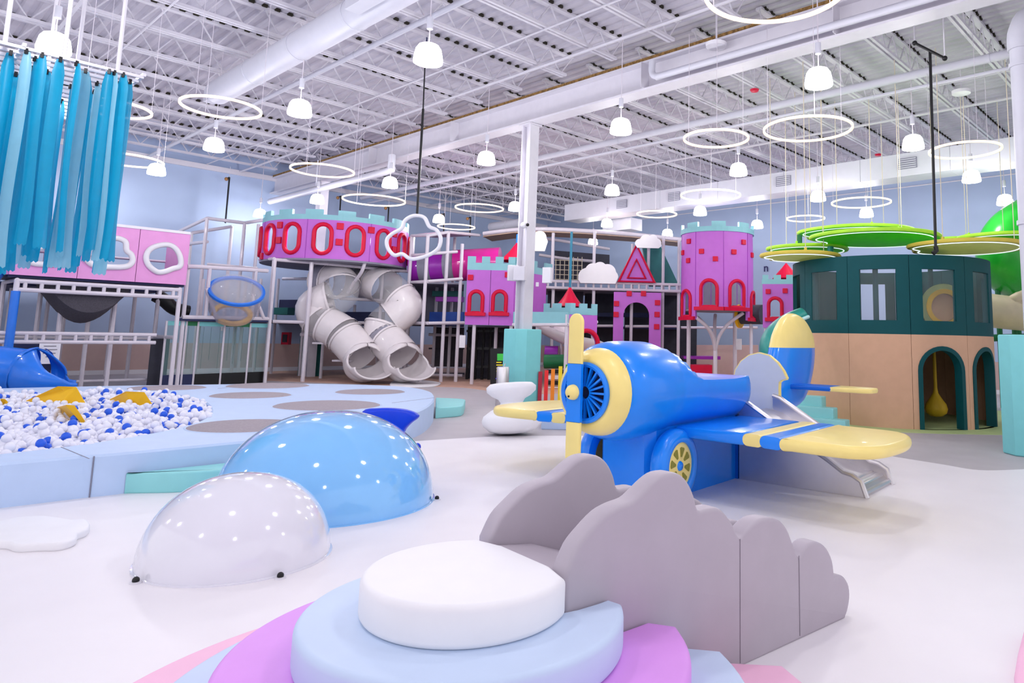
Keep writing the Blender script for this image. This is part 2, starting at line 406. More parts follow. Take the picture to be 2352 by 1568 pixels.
# ducts and pipes
def duct_round(name, p, q, r, label, cat, seams=0, n=24):
    t = thing(name, (p + q) / 2, label, cat); MB().tube([p, q], r, n).build('pipe_body' if r < .15 else 'duct_body', 'duct_white', t, 40)
    for k in range(1, seams + 1):
        c = p.lerp(q, k / (seams + 1)); d = (q - p).normalized()
        MB().tube([c - d * .012, c + d * .012], r + .008, n).build('seam_band', 'duct_white', t, 40)
    return t
rd = duct_round('round_duct', AB(3.75, -5, 6.05), AB(-9, -5, 6.05), .235, 'wide white round air duct under the roof at upper left', 'duct', 6, 32)
MB().bar(AB(4.05, -5.06, 6.0), AB(3.7, -5.06, 6.0), .2, .24).build('outlet_box', 'duct_white', rd)
MB().bar(AB(-2.2, -5.3, 5.93), AB(-2.9, -5.3, 5.93), .22, .2).build('outlet_box', 'duct_white', rd)
duct_round('gas_pipe', AB(12.4, -4.0, 6.25), AB(-12, -4.0, 6.25), .045, 'thin white pipe crossing below the joists at upper left', 'pipe', 3)
duct_round('sprinkler_main', AB(12, 2.62, 6.1), AB(-12.5, 2.62, 6.1), .075, 'white main pipe running beyond the girder across the right side', 'pipe', 5)
duct_round('conduit', AB(12, 2.85, 5.94), AB(-12.5, 2.85, 5.94), .03, 'thin white conduit just under the main roof pipe', 'conduit', 3)
lp = thing('bent_pipe', AB(8, -.45, 5.5), 'white pipe with a bent end running towards the left blue wall', 'pipe')
MB().tube(smooth_path([AB(12.2, -.45, 5.5), AB(8, -.45, 5.5), AB(5.1, -.45, 5.5), AB(4.86, -.45, 5.6), AB(4.85, -.45, 5.9)], 5), .095, 14).build('pipe_body', 'duct_white', lp, 40)
MB().tube([AB(9.0, -.45, 5.5), AB(9.0, -.45, 6.4)], .02, 6).build('hanger_rod', 'duct_white', lp)
bp = thing('bent_pipe', AB(-5, -.35, 6.1), 'white pipe bracket turned down along the girder web', 'pipe')
MB().tube(smooth_path([AB(-3.6, -.3, 6.35), AB(-3.6, -.3, 6.12), AB(-3.75, -.3, 6.02), AB(-4.2, -.3, 6.02), AB(-9, -.3, 6.02), AB(-12, -.3, 6.02)], 5), .06, 12).build('pipe_body', 'duct_white', bp, 40)
# rectangular duct in front of the back wall
rdx = thing('rectangular_duct', AB(0, 7.3, 5.6), 'long white rectangular air duct with grey grilles near the back wall', 'duct')
for k in range(8):
    a0 = 6.1 - k * 2.1; MB().bar(AB(a0, 7.35, 5.6), AB(a0 - 2.095, 7.35, 5.6), .7, .56).build('duct_section', 'duct_white', rdx, bevel=.008)
for pa in (3.45, 1.35, -2.3, -5.55):
    v = MB().bar(AB(pa + .22, 6.985, 5.62), AB(pa - .22, 6.985, 5.62), .02, .26).build('vent_grille', 'interior_grey', rdx)
    for q in range(5): MB().bar(AB(pa + .2, 6.97, 5.52 + q * .05), AB(pa - .2, 6.97, 5.52 + q * .05), .012, .018).build('louvre', 'duct_white', v)
MB().bar(AB(5.3, 8.4, 5.2), AB(4.0, 8.4, 5.2), .6, .4).build('drop_box', 'duct_white', rdx, bevel=.008)
duct_round('round_duct', AB(9.6, 6.6, 5.35), AB(7.7, 6.6, 5.35), .17, 'short white round duct left of the rectangular duct', 'duct', 1)
# cable tensioned along the back wall, thin rods
tag(MB().tube([AB(8, 11.9, 6.12), AB(-11, 11.9, 6.12)], .018, 6).build('wall_cable', 'steel_white'), 'thin white tensioned cable high along the back blue wall', 'cable')
# column pipe at right edge
pp = thing('drain_pipe', AB(-9.2, .86, 1.53), 'thick white vertical pipe with an elbow at the right edge', 'pipe')
MB().tube([AB(-9.2, .86, 1.53), AB(-9.2, .86, 5.5)], .13, 18).build('pipe_body', 'duct_white', pp, 40)
MB().tube(smooth_path([AB(-9.2, .86, 5.45), AB(-9.22, .88, 5.75), AB(-9.4, 1.0, 5.98), AB(-10.3, 1.0, 6.02)], 5), .155, 18).build('elbow', 'duct_white', pp, 40)
for z in (3.0, 5.2): MB().tube([AB(-9.2, .86, z), AB(-9.2, .86, z + .06)], .15, 18).build('coupling', 'duct_white', pp, 40)
# sprinkler alarm discs, ceiling speakers
for x, y, z, lb in ((1733, 208, 6.2, 'small red round alarm under the roof near the main pipe'), (2017, 356, 6.2, 'small red round alarm near the back air duct')):
    c = U(x, y, z); t = thing('fire_alarm', c, lb, 'alarm'); MB().lathe([(0, -.03), (.07, -.02), (.09, .02), (.0, .03)], c, 16).build('strobe_body', 'red', t, 40); MB().tube([c, c + Vector((0, 0, .7))], .012, 6).build('stem', 'steel_white', t)
for x, y, lb in ((2208, 212, 'white round disc hung below the yellowish roof at right'), (1645, 104, 'white round disc fixed to the girder face')):
    c = U(x, y, 6.3); t = thing('ceiling_speaker', c, lb, 'speaker'); MB().lathe([(0, -.04), (.17, -.03), (.18, .03), (.0, .05)], c, 20).build('speaker_body', 'rim_white', t, 40); MB().tube([c, c + Vector((0, 0, .65))], .012, 6).build('stem', 'steel_white', t)
# ---------------------------------------------------------------- pendants
PZ = 5.0
def pendant_proto():
    c = Vector((0, 0, 0)); t = thing('pendant_light', c, 'x', 'pendant light', 'white dome pendant lights under the roof')
    R = .185
    prof = [(R, -.12), (R + .006, -.09), (R * .97, -.02), (R * .88, .06), (R * .7, .11), (R * .4, .135), (.03, .14)]
    MB().lathe(prof, c, 28).build('lamp_shade', 'bulb', t, 80)
    MB().lathe([(0, -.118), (R * .98, -.12)], c, 28).build('diffuser', 'bulb', t)
    MB().tube([(0, 0, .34), (0, 0, .5)], .04, 10).build('driver_housing', 'duct_white', t, 40); MB().tube([(0, 0, .115), (0, 0, .36)], .008, 6).build('cord', 'frame_white', t)
    MB().tube([(0, 0, .48), (0, 0, 2.0)], .008, 6).build('cord', 'frame_white', t)
    l = bpy.data.lights.new('pendant_lamp', 'POINT'); l.shadow_soft_size = .13; l.energy = LAMP_W; l.color = (1, .985, .99)
    lo = bpy.data.objects.new('pendant_lamp', l); COL.objects.link(lo); lo.parent = t; lo.location = (0, 0, -.27)
    return t
pend = [(125, 99, 'hanging above the aqua streamers at upper left'), (984, 124, 'above the top of the black swing strap'), (689, 248, 'between the round duct and the purple gallery'),
        (1880, 178, 'under the largest glowing ring at upper right'), (1426, 290, 'just right of the middle column top'), (492, 332, 'below the leftmost whole glowing ring'),
        (1117, 363, 'just left of the middle column'), (360, 389, 'touching the glowing ring right of the streamers'), (896, 419, 'left of the black swing strap'),
        (2097, 327, 'left of the black pole at right'), (1696, 389, 'below the two middle glowing rings'), (2231, 405, 'below the ring beside the black pole'), (1406, 436, 'in front of the back air duct'),
        (1879, 450, 'on a slanting cord above the green leaves'), (729, 457, 'in front of the far white column'), (597, 490, 'at the left end of the purple gallery'), (1183, 474, 'right of the ring beside the middle column'),
        (1008, 502, 'behind the black swing strap'), (1608, 484, 'above the purple tower'), (1739, 515, 'right of the purple tower top'), (1990, 488, 'touching the ring over the green leaves'),
        (2308, 459, 'above the green tube slide at far right'), (1394, 512, 'below the drop box of the air duct'), (1533, 535, 'left of the purple tower top'), (1362, 554, 'between the posts of the upper bridge'),
        (243, 438, 'half hidden behind the aqua streamers')]
proto = pendant_proto()
for i, (x, y, lb) in enumerate(pend):
    t = proto if i == 0 else copy_tree(proto)
    t.location = U(x, y, PZ); t['label'] = 'glowing white dome pendant ' + lb
# further unseen pendants of the same grid; last three added to brighten the foreground
for a, b, w_ in ((-3, -9, 'over the white floor left of the viewer'), (1.5, -9.5, 'over the near left corner of the ball pit'), (-7.5, -9, 'just behind the round steps'), (-3, -13.5, 'far left behind the viewer'), (1.5, -14, 'at the far left wall behind the viewer'), (-8, -13.5, 'straight behind the viewer'), (6, -9.5, 'near the left wall outside the picture'), (-11, -6, 'over the right part of the cloud slide'), (-8.7, -5.3, 'added for foreground light above the cloud slide'), (-11.8, -10.5, 'added for foreground light right above the viewer'), (-13, -2.5, 'added for foreground light beyond the right pipe')):
    t = copy_tree(proto); t.location = AB(a, b, PZ); t['label'] = 'glowing white dome pendant ' + w_ + ', out of view'
# ---------------------------------------------------------------- ring lights
RZ = 4.6
rings = [(1620, 1940, -20, -20, 'largest glowing ring cut by the top edge'), (412, 599, 230, 264, 'glowing ring right of the aqua streamers below the round duct'), (666, 813, 383, 400, 'glowing ring at the far end of the girder'),
         (1571, 1719, 319, 318, 'glowing ring right of the middle column, smaller of two neighbours'), (1755, 1959, 304, 289, 'wide glowing ring in the right half, larger of two neighbours'), (2134, 2301, 350, 340, 'glowing ring crossed by the black pole'),
         (786, 930, 453, 467, 'glowing ring over the purple gallery'), (1564, 1701, 450, 448, 'glowing ring in front of the back air duct'), (1046, 1156, 476, 480, 'glowing ring left of the middle column'),
         (1910, 2047, 468, 463, 'glowing ring above the green leaf discs'), (1006, 1090, 520, 522, 'small glowing ring behind the white cloud hoop'), (1463, 1554, 491, 493, 'small glowing ring left of the purple tower'),
         (1807, 1894, 504, 500, 'small glowing ring above the small red roofed tower'), (170, 346, 240, 258, 'glowing ring half hidden by the aqua streamers'), (205, 372, 352, 382, 'lower glowing ring half hidden behind the aqua streamers')]
for l, r_, y1, y2, lb in rings:
    p, q = U(l, y1, RZ), U(r_, y2, RZ); c = (p + q) / 2; R = (p - q).length / 2
    t = thing('ring_light', c, lb, 'ring light', 'glowing ring lights under the roof')
    MB().lathe([(R - .014, -.017), (R + .014, -.017), (R + .014, .017), (R - .014, .017), (R - .014, -.017)], c, 72).build('light_ring', 'ring_glow', t, 40)
    for k in range(3):
        a = 2 * PI * k / 3 + .4; e = c + Vector((R * math.cos(a), R * math.sin(a), .03))
        MB().tube([e, Vector((e.x, e.y, 6.5))], .004, 4).build('suspension_wire', 'frame_white', t)
# ================================================================ FOREGROUND
# ---- round stepped podium and grey cloud slide
SP = Vector((.872, 3.474, 0)); SD = Vector((.751, .66, 0)).normalized(); SN = Vector((-SD.y, SD.x, 0))
def S3(s, n, z): return SP + SD * s + SN * n + Vector((0, 0, z))
SC = Vector((-.488, 2.6, 0))
def podium_ring(name, r0, r1, z0, z1, m, parent):
    q = SC - SP; sc0, nc0 = q.dot(SD), q.dot(SN); SM, NM = -1.35, -.006
    dn = math.sqrt(r1 ** 2 - (SM - sc0) ** 2); s1 = sc0 + math.sqrt(max(0, r1 ** 2 - (NM - nc0) ** 2))
    E2 = (SM, nc0 + dn); both = s1 > SM + .03
    E1 = (s1, NM) if both else (SM, nc0 - dn)
    a2 = math.atan2(E2[1] - nc0, E2[0] - sc0); a1 = math.atan2(E1[1] - nc0, E1[0] - sc0)
    while a1 < a2: a1 += 2 * PI
    N = 72; cut_ = 2; out = [S3(sc0 + r1 * math.cos(a2 + (a1 - a2) * k / N), nc0 + r1 * math.sin(a2 + (a1 - a2) * k / N), 0) for k in range(cut_, N + 1 - cut_)]
    if both: out += [S3(s1 + (SM - s1) * k / 5, NM, 0) for k in range(1, 6)]
    out += [S3(SM, NM + (E2[1] - NM) * k / 5, 0) for k in range(1, 5)] if both else [S3(SM, E1[1] + (E2[1] - E1[1]) * k / 5, 0) for k in range(1, 5)]
    mb = MB().soft([Vector((p.x, p.y, z0)) for p in out], (0, 0, z1 - z0), .022)
    return mb.build(name, m, parent, 35)
for nm, r, z0, z1, m, lb in (('step_pad', 1.335, 0, .06, 'foam_pink', 'pale pink lowest round foam step in front'), ('step_pad', 1.0, .06, .19, 'foam_blue', 'light blue round foam step on the pink one'),
                             ('step_pad', .785, .19, .325, 'foam_purple', 'lilac purple round foam step of the front podium'), ('step_pad', .552, .325, .45, 'foam_blue', 'light blue round foam step under the white top'),
                             ('step_pad', .357, .45, .58, 'foam_white', 'white round top of the stepped foam podium')):
    t = thing(nm, Vector((SC.x, SC.y, z0)), lb, 'foam step', 'round foam steps of the front podium'); podium_ring('foam_body', 0, r, z0, z1, m, t)
cs = thing('cloud_slide', S3(-.4, .27, 0), 'grey foam slide with cloud shaped side walls beside the round steps', 'slide')
# wall outline (s, z) read off the near wall
top = [(-1.345, .57), (-1.3, .65), (-1.24, .7), (-1.17, .745), (-1.1, .765), (-1.03, .775), (-.98, .8), (-.92, .835), (-.86, .855), (-.78, .85), (-.72, .81), (-.68, .75), (-.655, .69), (-.6, .685), (-.53, .68),
       (-.48, .65), (-.43, .6), (-.385, .535), (-.34, .555), (-.27, .585), (-.2, .59), (-.1, .57), (-.03, .52), (.02, .44), (.06, .375), (.11, .4), (.17, .42), (.24, .41), (.31, .37), (.36, .3), (.38, .215),
       (.42, .22), (.47, .2), (.51, .15), (.515, .09), (.49, .03), (.46, 0)]
tp = smooth_path([(a, 0, b) for a, b in top], 3)
def cwall(n0, n1):
    ol = [S3(p.x, n0, max(p.z, 0)) for p in tp] + [S3(-1.345, n0, 0)]
    return MB().soft(ol, SN * (n1 - n0), .018)
cwall(0, .095).build('side_wall', 'foam_grey', cs, 40); cwall(.505, .6).build('side_wall', 'foam_grey', cs, 40)
sl = [(-1.345, .555), (-1.15, .53), (-.95, .46), (-.5, .27), (0, .1), (.25, .035), (.46, .02), (.46, 0), (-1.345, 0)]
MB().prism([S3(a, .097, b) for a, b in sl], SN * .406).build('slide_bed', 'foam_grey', cs, 30, bevel=.012)
for s0 in (-.385, .06):
    MB().bar(S3(s0, -.001, .02), S3(s0, -.001, .38 if s0 > 0 else .53), .003, .003).build('seam_line', 'seam_grey', cs)
# ---- toy aeroplane with slide
PR = Matrix.Translation(Vector((1.015, 7.521, 0))) @ Matrix.Rotation(math.atan2(-.799, -.602), 4, 'Z')
pl = thing('toy_aeroplane', PR @ Vector((.8, 0, 0)), 'blue and yellow toy aeroplane climber with propeller and wings', 'toy plane')
YC = .06
def yzcirc(x, r, cy=YC, cz=.94, n=40, flat=1.0): return [(x, cy + r * math.cos(a), cz + r * flat * math.sin(a)) for a in [2 * PI * k / n for k in range(n)]]
def loft(rings, closed0=True, closed1=True):
    n = len(rings[0]); m = MB(); vs = [p for r in rings for p in r]; fs = []
    for i in range(len(rings) - 1):
        for k in range(n):
            l = (k + 1) % n; fs.append((i * n + k, i * n + l, (i + 1) * n + l, (i + 1) * n + k))
    if closed0: fs.append(tuple(range(n - 1, -1, -1)))
    if closed1: fs.append(tuple((len(rings) - 1) * n + k for k in range(n)))
    return m.add(vs, fs)
# fuselage: round barrel whose top drops to the cockpit rim
def fus_ring(x, zt, ry=.43, zb=.54, n=48):
    cz = .94; pts = []
    for k in range(n):
        a = 2 * PI * k / n; y = ry * math.cos(a); z = cz + .4 * math.sin(a)
        z = min(z, zt); z = max(z, zb); pts.append((x, YC + y, z))
    return pts
fr = [(1.95, .35), (1.935, .372), (1.9, .398), (1.83, .43), (1.74, .446), (1.6, .45), (1.34, .447)]
rings_f = []
for x, r in fr: rings_f.append([(x, YC + r * math.cos(a), .94 + r * .93 * math.sin(a)) for a in [2 * PI * k / 48 for k in range(48)]])
for x, zt in ((1.28, 1.33), (1.22, 1.3), (1.16, 1.25), (1.1, 1.18), (1.04, 1.1), (.98, 1.05), (.91, 1.022), (.7, 1.015), (.3, 1.01), (.1, 1.02), (.0, 1.03)): rings_f.append([(p[0], p[1], min(p[2], zt)) for p in [(x, YC + .435 * math.cos(a), .94 + .405 * math.sin(a)) for a in [2 * PI * k / 48 for k in range(48)]]])
for x, q in ((-.06, .96), (-.1, .85), (-.115, .7)): rings_f.append([(x, YC + .435 * q * math.cos(a), min(.9 + .38 * q * math.sin(a), 1.02)) for a in [2 * PI * k / 48 for k in range(48)]])
loft(rings_f).build('fuselage', 'plane_blue', pl, 50, PR)
# cowl and fan
prof = [(.0, .06), (.245, .06), (.25, .0), (.3, .02), (.345, -.03), (.375, -.1), (.385, -.17), (.37, -.2)]
axp = (Vector((0, 1, 0)), Vector((0, 0, 1)), Vector((1, 0, 0)))
co = MB().lathe([(r, h) for r, h in ((.21, -.02), (.25, .0), (.27, -.003), (.3, -.025), (.328, -.065), (.35, -.12), (.358, -.18))], (2.1, YC, .94), 48, ax=axp).build('engine_cowl', 'plane_yellow', pl, 60, PR)
fan = MB().lathe([(.245, -.05), (.245, .02), (.225, .03), (.205, .02), (.2, -.05)], (2.1, YC, .94), 40, ax=axp).build('fan_ring', 'plane_blue', pl, 50, PR)
MB().lathe([(0, -.06), (.205, -.06)], (2.1, YC, .94), 40, ax=axp).build('fan_backing', 'navy', pl, None, PR)
for k in range(20):
    a = 2 * PI * k / 20; c, s = math.cos(a), math.sin(a)
    MB().bar((2.1, YC + .05 * c, .94 + .05 * s), (2.1, YC + .21 * c, .94 + .21 * s), .016, .03, up=(1, 0, 0)).build('fan_blade', 'plane_blue', pl, None, PR)
XP = 2.17
def propblade(z0, z1, m, name):
    hw = .072; pts = []
    sg = 1 if z1 > z0 else -1
    pts = [(XP, YC - .04 - hw, z0), (XP, YC - .04 + hw, z0)]
    zc = z1 - sg * hw
    for k in range(13):
        a = PI * k / 12; pts.append((XP, YC - .04 + hw * math.cos(a), zc + sg * hw * math.sin(a)))
    return MB().soft(pts, (.035, 0, 0), .012).build(name, m, pl, 40, PR)
propblade(1.17, 1.575, 'plane_yellow', 'propeller_blade'); propblade(.71, .335, 'plane_yellow', 'propeller_blade')
MB().prism([(XP, YC - .112, .71), (XP, YC + .032, .71), (XP, YC + .032, 1.17), (XP, YC - .112, 1.17)], (.036, 0, 0)).build('propeller_centre', 'plane_blue', pl, None, PR, .005)
MB().lathe([(.062, .0), (.058, .03), (.04, .055), (.015, .066), (0, .067)], (XP + .034, YC - .04, .945), 24, ax=axp).build('hub_cap', 'plane_yellow', pl, 60, PR)
MB().sphere((XP + .1, YC - .035, .915), .009, 6, 5).build('bolt', 'black', pl, None, PR)
# box body under the barrel
bx = [(0, YC - .33), (1.35, YC - .33), (1.44, YC - .32), (1.52, YC - .25), (1.54, YC - .15), (1.54, YC + .1), (1.52, YC + .19), (1.44, YC + .26), (1.35, YC + .27), (0, YC + .27)]
MB().prism([(x, y, 0) for x, y in bx], (0, 0, .66)).build('body_box', 'plane_blue', pl, 30, PR)
# wings
def wing(sg, lb):
    y0, y1, y2, y3, yt = .3, .98, 1.14, 1.3, 2.08
    def half(x0, x1): return x0, x1
    def outline_tip():
        pts = [(1.26, y3), (1.3, yt - .35), (1.27, yt - .18), (1.16, yt - .06), (.95, yt), (.6, yt + .02), (.3, yt - .03), (.12, yt - .14), (.05, yt - .3), (.02, y3)]
        return smooth_path([(x, y, 0) for x, y in pts], 4)
    def put(pts, nm, m, rr=.045):
        o = MB().soft([(p[0], sg * p[1] + YC, .53) for p in pts], (0, 0, .1), rr, 4).build(nm, m, pl, 40, PR); return o
    put([(1.2, y0), (1.22, y1), (.02, y1), (.0, y0)], 'wing_panel', 'plane_blue'); put([(1.22, y1 - .02), (1.235, y2), (.02, y2), (.02, y1 - .02)], 'wing_stripe', 'plane_yellow', .045)
    put([(1.235, y2 - .02), (1.26, y3 + .02), (.02, y3 + .02), (.02, y2 - .02)], 'wing_stripe', 'plane_blue', .045)
    put([(p.x, p.y) for p in outline_tip()], 'wing_tip', 'plane_yellow')
wing(1, ''); wing(-1, '')
# wheels
def wheel(y, sg):
    c = Vector((1.3, y, .31)); ax_ = (Vector((1, 0, 0)), Vector((0, 0, 1)), Vector((0, sg, 0)))
    w = MB().lathe([(.19, -.06), (.29, -.06), (.31, -.02), (.305, .03), (.28, .065), (.235, .08), (.2, .07), (.195, .02), (.19, -.06)], c, 40, ax=ax_).build('wheel', 'plane_blue', pl, 60, PR)
    MB().lathe([(0, .03), (.195, .03), (.2, .05), (.17, .055), (.0, .05)], c, 40, ax=ax_).build('rim_disc', 'plane_yellow', w, 40, PR)
    MB().lathe([(0, .07), (.035, .066), (.045, .045)], c, 16, ax=ax_).build('hub', 'plane_blue', w, 60, PR)
    for k in range(8):
        a = 2 * PI * k / 8 + .2; cs_, sn = math.cos(a), math.sin(a)
        pts = []
        for rr, ww in ((.075, .008), (.145, .034), (.155, .02)):
            pts.append((rr, ww))
        ol = [(r, w_) for r, w_ in pts] + [(r, -w_) for r, w_ in reversed(pts)]
        MB().prism([c + Vector((r * cs_ - q * sn, sg * .052, r * sn + q * cs_)) for r, q in ol], (0, sg * .008, 0)).build('spoke_slot', 'wheel_slot', w, None, PR)
wheel(YC + .36, 1); wheel(YC - .42, -1)
# cockpit backrest, tail, tail wing
bk = [(-.13, .6), (-.13, .92), (-.1, 1.04), (-.03, 1.14), (.07, 1.21), (.19, 1.24), (.31, 1.215), (.41, 1.14), (.48, 1.05), (.52, .97), (.46, .955), (.43, .93), (.425, .86), (.43, .6)]
MB().prism([(-.85, y, z) for y, z in bk], (-.06, 0, 0)).build('backrest', 'grey_panel', pl, None, PR)
for i in range(len(bk) - 1):
    (y0, z0), (y1, z1) = bk[i], bk[i + 1]
    if i == 0: continue
    MB().bar((-.88, y0, z0), (-.88, y1, z1), .05, .022, up=(0, y1 - y0 and -(z1 - z0), (y1 - y0) or 1)).build('edge_trim', 'plane_yellow', pl, None, PR)
tail = [(-1.3, .62), (-1.35, .8), (-1.45, 1.0), (-1.55, 1.25), (-1.72, 1.52), (-1.95, 1.7), (-2.2, 1.74), (-2.5, 1.66), (-2.72, 1.48), (-2.8, 1.28), (-2.76, 1.05), (-2.6, .8), (-2.35, .62), (-1.9, .52)]
tsm = smooth_path([(x, 0, z) for x, z in tail], 5, True)
def tail_span(z):
    xs_ = []
    for i in range(len(tsm)):
        p, q = tsm[i], tsm[(i + 1) % len(tsm)]
        if (p.z - z) * (q.z - z) <= 0 and abs(p.z - q.z) > 1e-9: xs_.append(p.x + (q.x - p.x) * (z - p.z) / (q.z - p.z))
    return min(xs_), max(xs_)
def tailpart(z0, z1, name, m):
    zt_ = max(p.z for p in tsm) - .002; zb_ = min(p.z for p in tsm) + .002; rings_ = []
    for k in range(15):
        f = k / 14; z = z0 + (z1 - z0) * (math.sin(f * PI / 2) if z1 > 1.5 else 1 - math.cos(f * PI / 2)); z = min(max(z, zb_), zt_)
        a_, b_ = tail_span(z); cx, hx = (a_ + b_) / 2, (b_ - a_) / 2; hy = .17 * min(1, (hx / .55)) ** .8
        rings_.append([(cx + hx * math.copysign(abs(math.cos(t)) ** .8, math.cos(t)), YC - .02 + hy * math.sin(t), z) for t in [2 * PI * j / 36 for j in range(36)]])
    return loft(rings_).build(name, m, pl, 60, PR)
tailpart(.521, 1.3, 'tail_fin', 'plane_blue'); tailpart(1.3, 1.745, 'tail_tip', 'plane_yellow')
for sg in (1, -1):
    y0 = YC + sg * .1
    def tw(ya, yb, m):
        pts = [(-1.72, ya), (-1.72, yb), (-2.1, yb), (-2.1, ya)] if yb < .9 else [(-1.72, ya), (-1.74, yb - .1), (-1.8, yb - .02), (-1.95, yb), (-2.06, yb - .03), (-2.1, yb - .12), (-2.1, ya)]
        MB().soft([(x, YC + sg * y, .8) for x, y in pts], (0, 0, .055), .02, 3).build('tail_wing', m, pl, 40, PR)
    tw(.08, .64, 'plane_dark'); tw(.63, 1.12, 'plane_yellow')
# seat floor between box and backrest, stairs at far side
MB().prism([(0, -.3, 0), (0, .36, 0), (-.92, .36, 0), (-.92, -.3, 0)], (0, 0, .56)).build('deck_box', 'plane_dark', pl, None, PR)
# steel slide
sd = thing('steel_slide', PR @ Vector((-.42, 1.0, 0)), 'stainless steel slide coming off the side of the toy aeroplane', 'slide')
nw = [(.37, 0), (.37, .78), (.45, .76), (.9, .5), (1.28, .29), (1.42, .2), (1.5, .185), (1.58, .14), (1.63, .0)]
for xx in (0.0, -.81):
    MB().prism([(xx, y, z) for y, z in nw], (-.055, 0, 0)).build('side_plate', 'steel', sd, None, PR, .006)
    MB().tube([(xx - .02, y, z) for y, z in nw[1:]], .026, 8).build('hand_rail', 'steel', sd, 40, PR)
bed = smooth_path([(0, .3, .64), (0, .5, .6), (0, .75, .45), (0, 1.2, .18), (0, 1.38, .11), (0, 1.52, .095), (0, 1.62, .03)], 5)
mb = MB(); n = len(bed)
vs = [(x, p.y, p.z) for x in (-.04, -.81) for p in bed] + [(x, p.y, p.z - .03) for x in (-.04, -.81) for p in bed]
fs = [(i, i + 1, n + i + 1, n + i) for i in range(n - 1)] + [(2 * n + i, 3 * n + i, 3 * n + i + 1, 2 * n + i + 1) for i in range(n - 1)]
fs += [(i, 2 * n + i, 2 * n + i + 1, i + 1) for i in range(n - 1)] + [(n + i, n + i + 1, 3 * n + i + 1, 3 * n + i) for i in range(n - 1)] + [(0, n, 3 * n, 2 * n), (n - 1, 3 * n - 1, 4 * n - 1, 2 * n - 1)]
mb.add(vs, fs).build('slide_bed', 'steel', sd, 40, PR)
MB().tube([(-.03, 1.6, .03), (-.82, 1.6, .03)], .028, 8).build('foot_bar', 'steel', sd, 40, PR)
for k in range(3): MB().tube([(-.06, 1.44 + .05 * k, .105 - .012 * k), (-.8, 1.44 + .05 * k, .105 - .012 * k)], .012, 6).build('tread_ridge', 'steel', sd, 40, PR)
# ---- domes
def dome(c, R, h, m, parent, name, lip=.012):
    prof = [(R + lip, 0), (R + lip, .012), (R, .014)] + [(R * math.cos(a) ** .92, .014 + h * math.sin(a)) for a in [PI / 2 * k / 22 for k in range(1, 22)]] + [(0.0001, h + .014)]
    return MB().lathe(prof, c, 72).build(name, m, parent, 70)
def bolt(c, d, parent):
    p = c + d
    MB().lathe([(0, .014), (.03, .012), (.032, 0)], p, 14).build('bolt_plate', 'rim_white', parent, 40); MB().sphere(p + Vector((0, 0, .02)), .019, 10, 7).build('bolt_head', 'black', parent, 60)
wc = Vector((-2.275, 4.54, 0)); wd_ = thing('climbing_dome', wc, 'glossy white half dome in front of the blue one', 'dome')
dome(wc, .535, .485, 'dome_white', wd_, 'dome_shell')
for x, y in ((310, 1341), (648, 1332)):
    p = U(x, y); d = (p - wc); d = d.normalized() * .57; bolt(wc, d, wd_)
bc = Vector((-2.31, 6.0, 0)); bd = thing('whale_dome', bc, 'glossy blue half dome with a dark blue whale tail behind', 'dome')
dome(bc, .85, .715, 'dome_blue', bd, 'dome_shell')
p = U(999, 1149); bolt(bc, (p - bc).normalized() * .885, bd)
# tail: two flukes curling up from the back of the dome
tb = D(865, 985, 6.85)
def fluke(pts_px, Y, nm):
    ol = smooth_path([D(x, y, Y) for x, y in pts_px], 4, True)
    return MB().soft(ol, (.02, .09, 0), .03, 3).build(nm, 'tail_blue', bd, 40)
fluke([(830, 944), (862, 938), (900, 938), (935, 943), (954, 953), (953, 962), (940, 972), (925, 988), (916, 1010), (895, 1035), (850, 1020), (825, 985)], 6.75, 'tail_fluke')
MB().sphere(D(958, 1026, 6.45), .035, 10, 8).build('rivet', 'tail_blue', bd, 60)
# ---- light blue ball pit platform
PT = .34
outl = [(-30, 1091), (205, 1052), (420, 1019), (600, 994), (760, 968), (900, 955), (965, 942), (990, 930), (998, 915), (988, 900), (945, 890), (870, 885), (735, 881), (600, 881), (450, 883), (300, 885), (100, 889), (-40, 893)]
ow = [U(x, y, PT) for x, y in outl]
q0 = U(0, 1168); q1 = U(205, 1143); dr_ = (q1 - q0).normalized()
# front edge from the foot line on the floor
ow = [q0 - dr_ * 1.2, q0, q1, U(300, 1132), q1 + dr_ * 1.9 + Vector((-.03, .15, 0))] + [U(x, y, PT) for x, y in ((700, 990), (800, 974), (900, 957), (960, 943), (988, 928), (998, 913), (988, 899), (945, 889.5), (870, 884.5), (735, 881), (600, 881), (450, 883), (300, 885), (100, 889), (-40, 893), (-300, 905))] + [Vector((-8.6, 5.2, PT))]
ow = [Vector((p.x, p.y, 0)) for p in ow]
ow = smooth_path(ow, 4, True)
pit_px = [(486, 945), (470, 922), (420, 908), (350, 900), (250, 899), (120, 901), (-40, 906), (-60, 1000), (-40, 1045), (20, 1040), (160, 1024), (300, 1003), (400, 984), (460, 966)]
pit = smooth_path([Vector((p.x, p.y, 0)) for p in [U(x, y, PT) for x, y in pit_px]], 4, True)
pf = thing('ball_pit_platform', Vector((-5, 9, 0)), 'wide light blue padded platform with a sunken ball pit', 'ball pit')
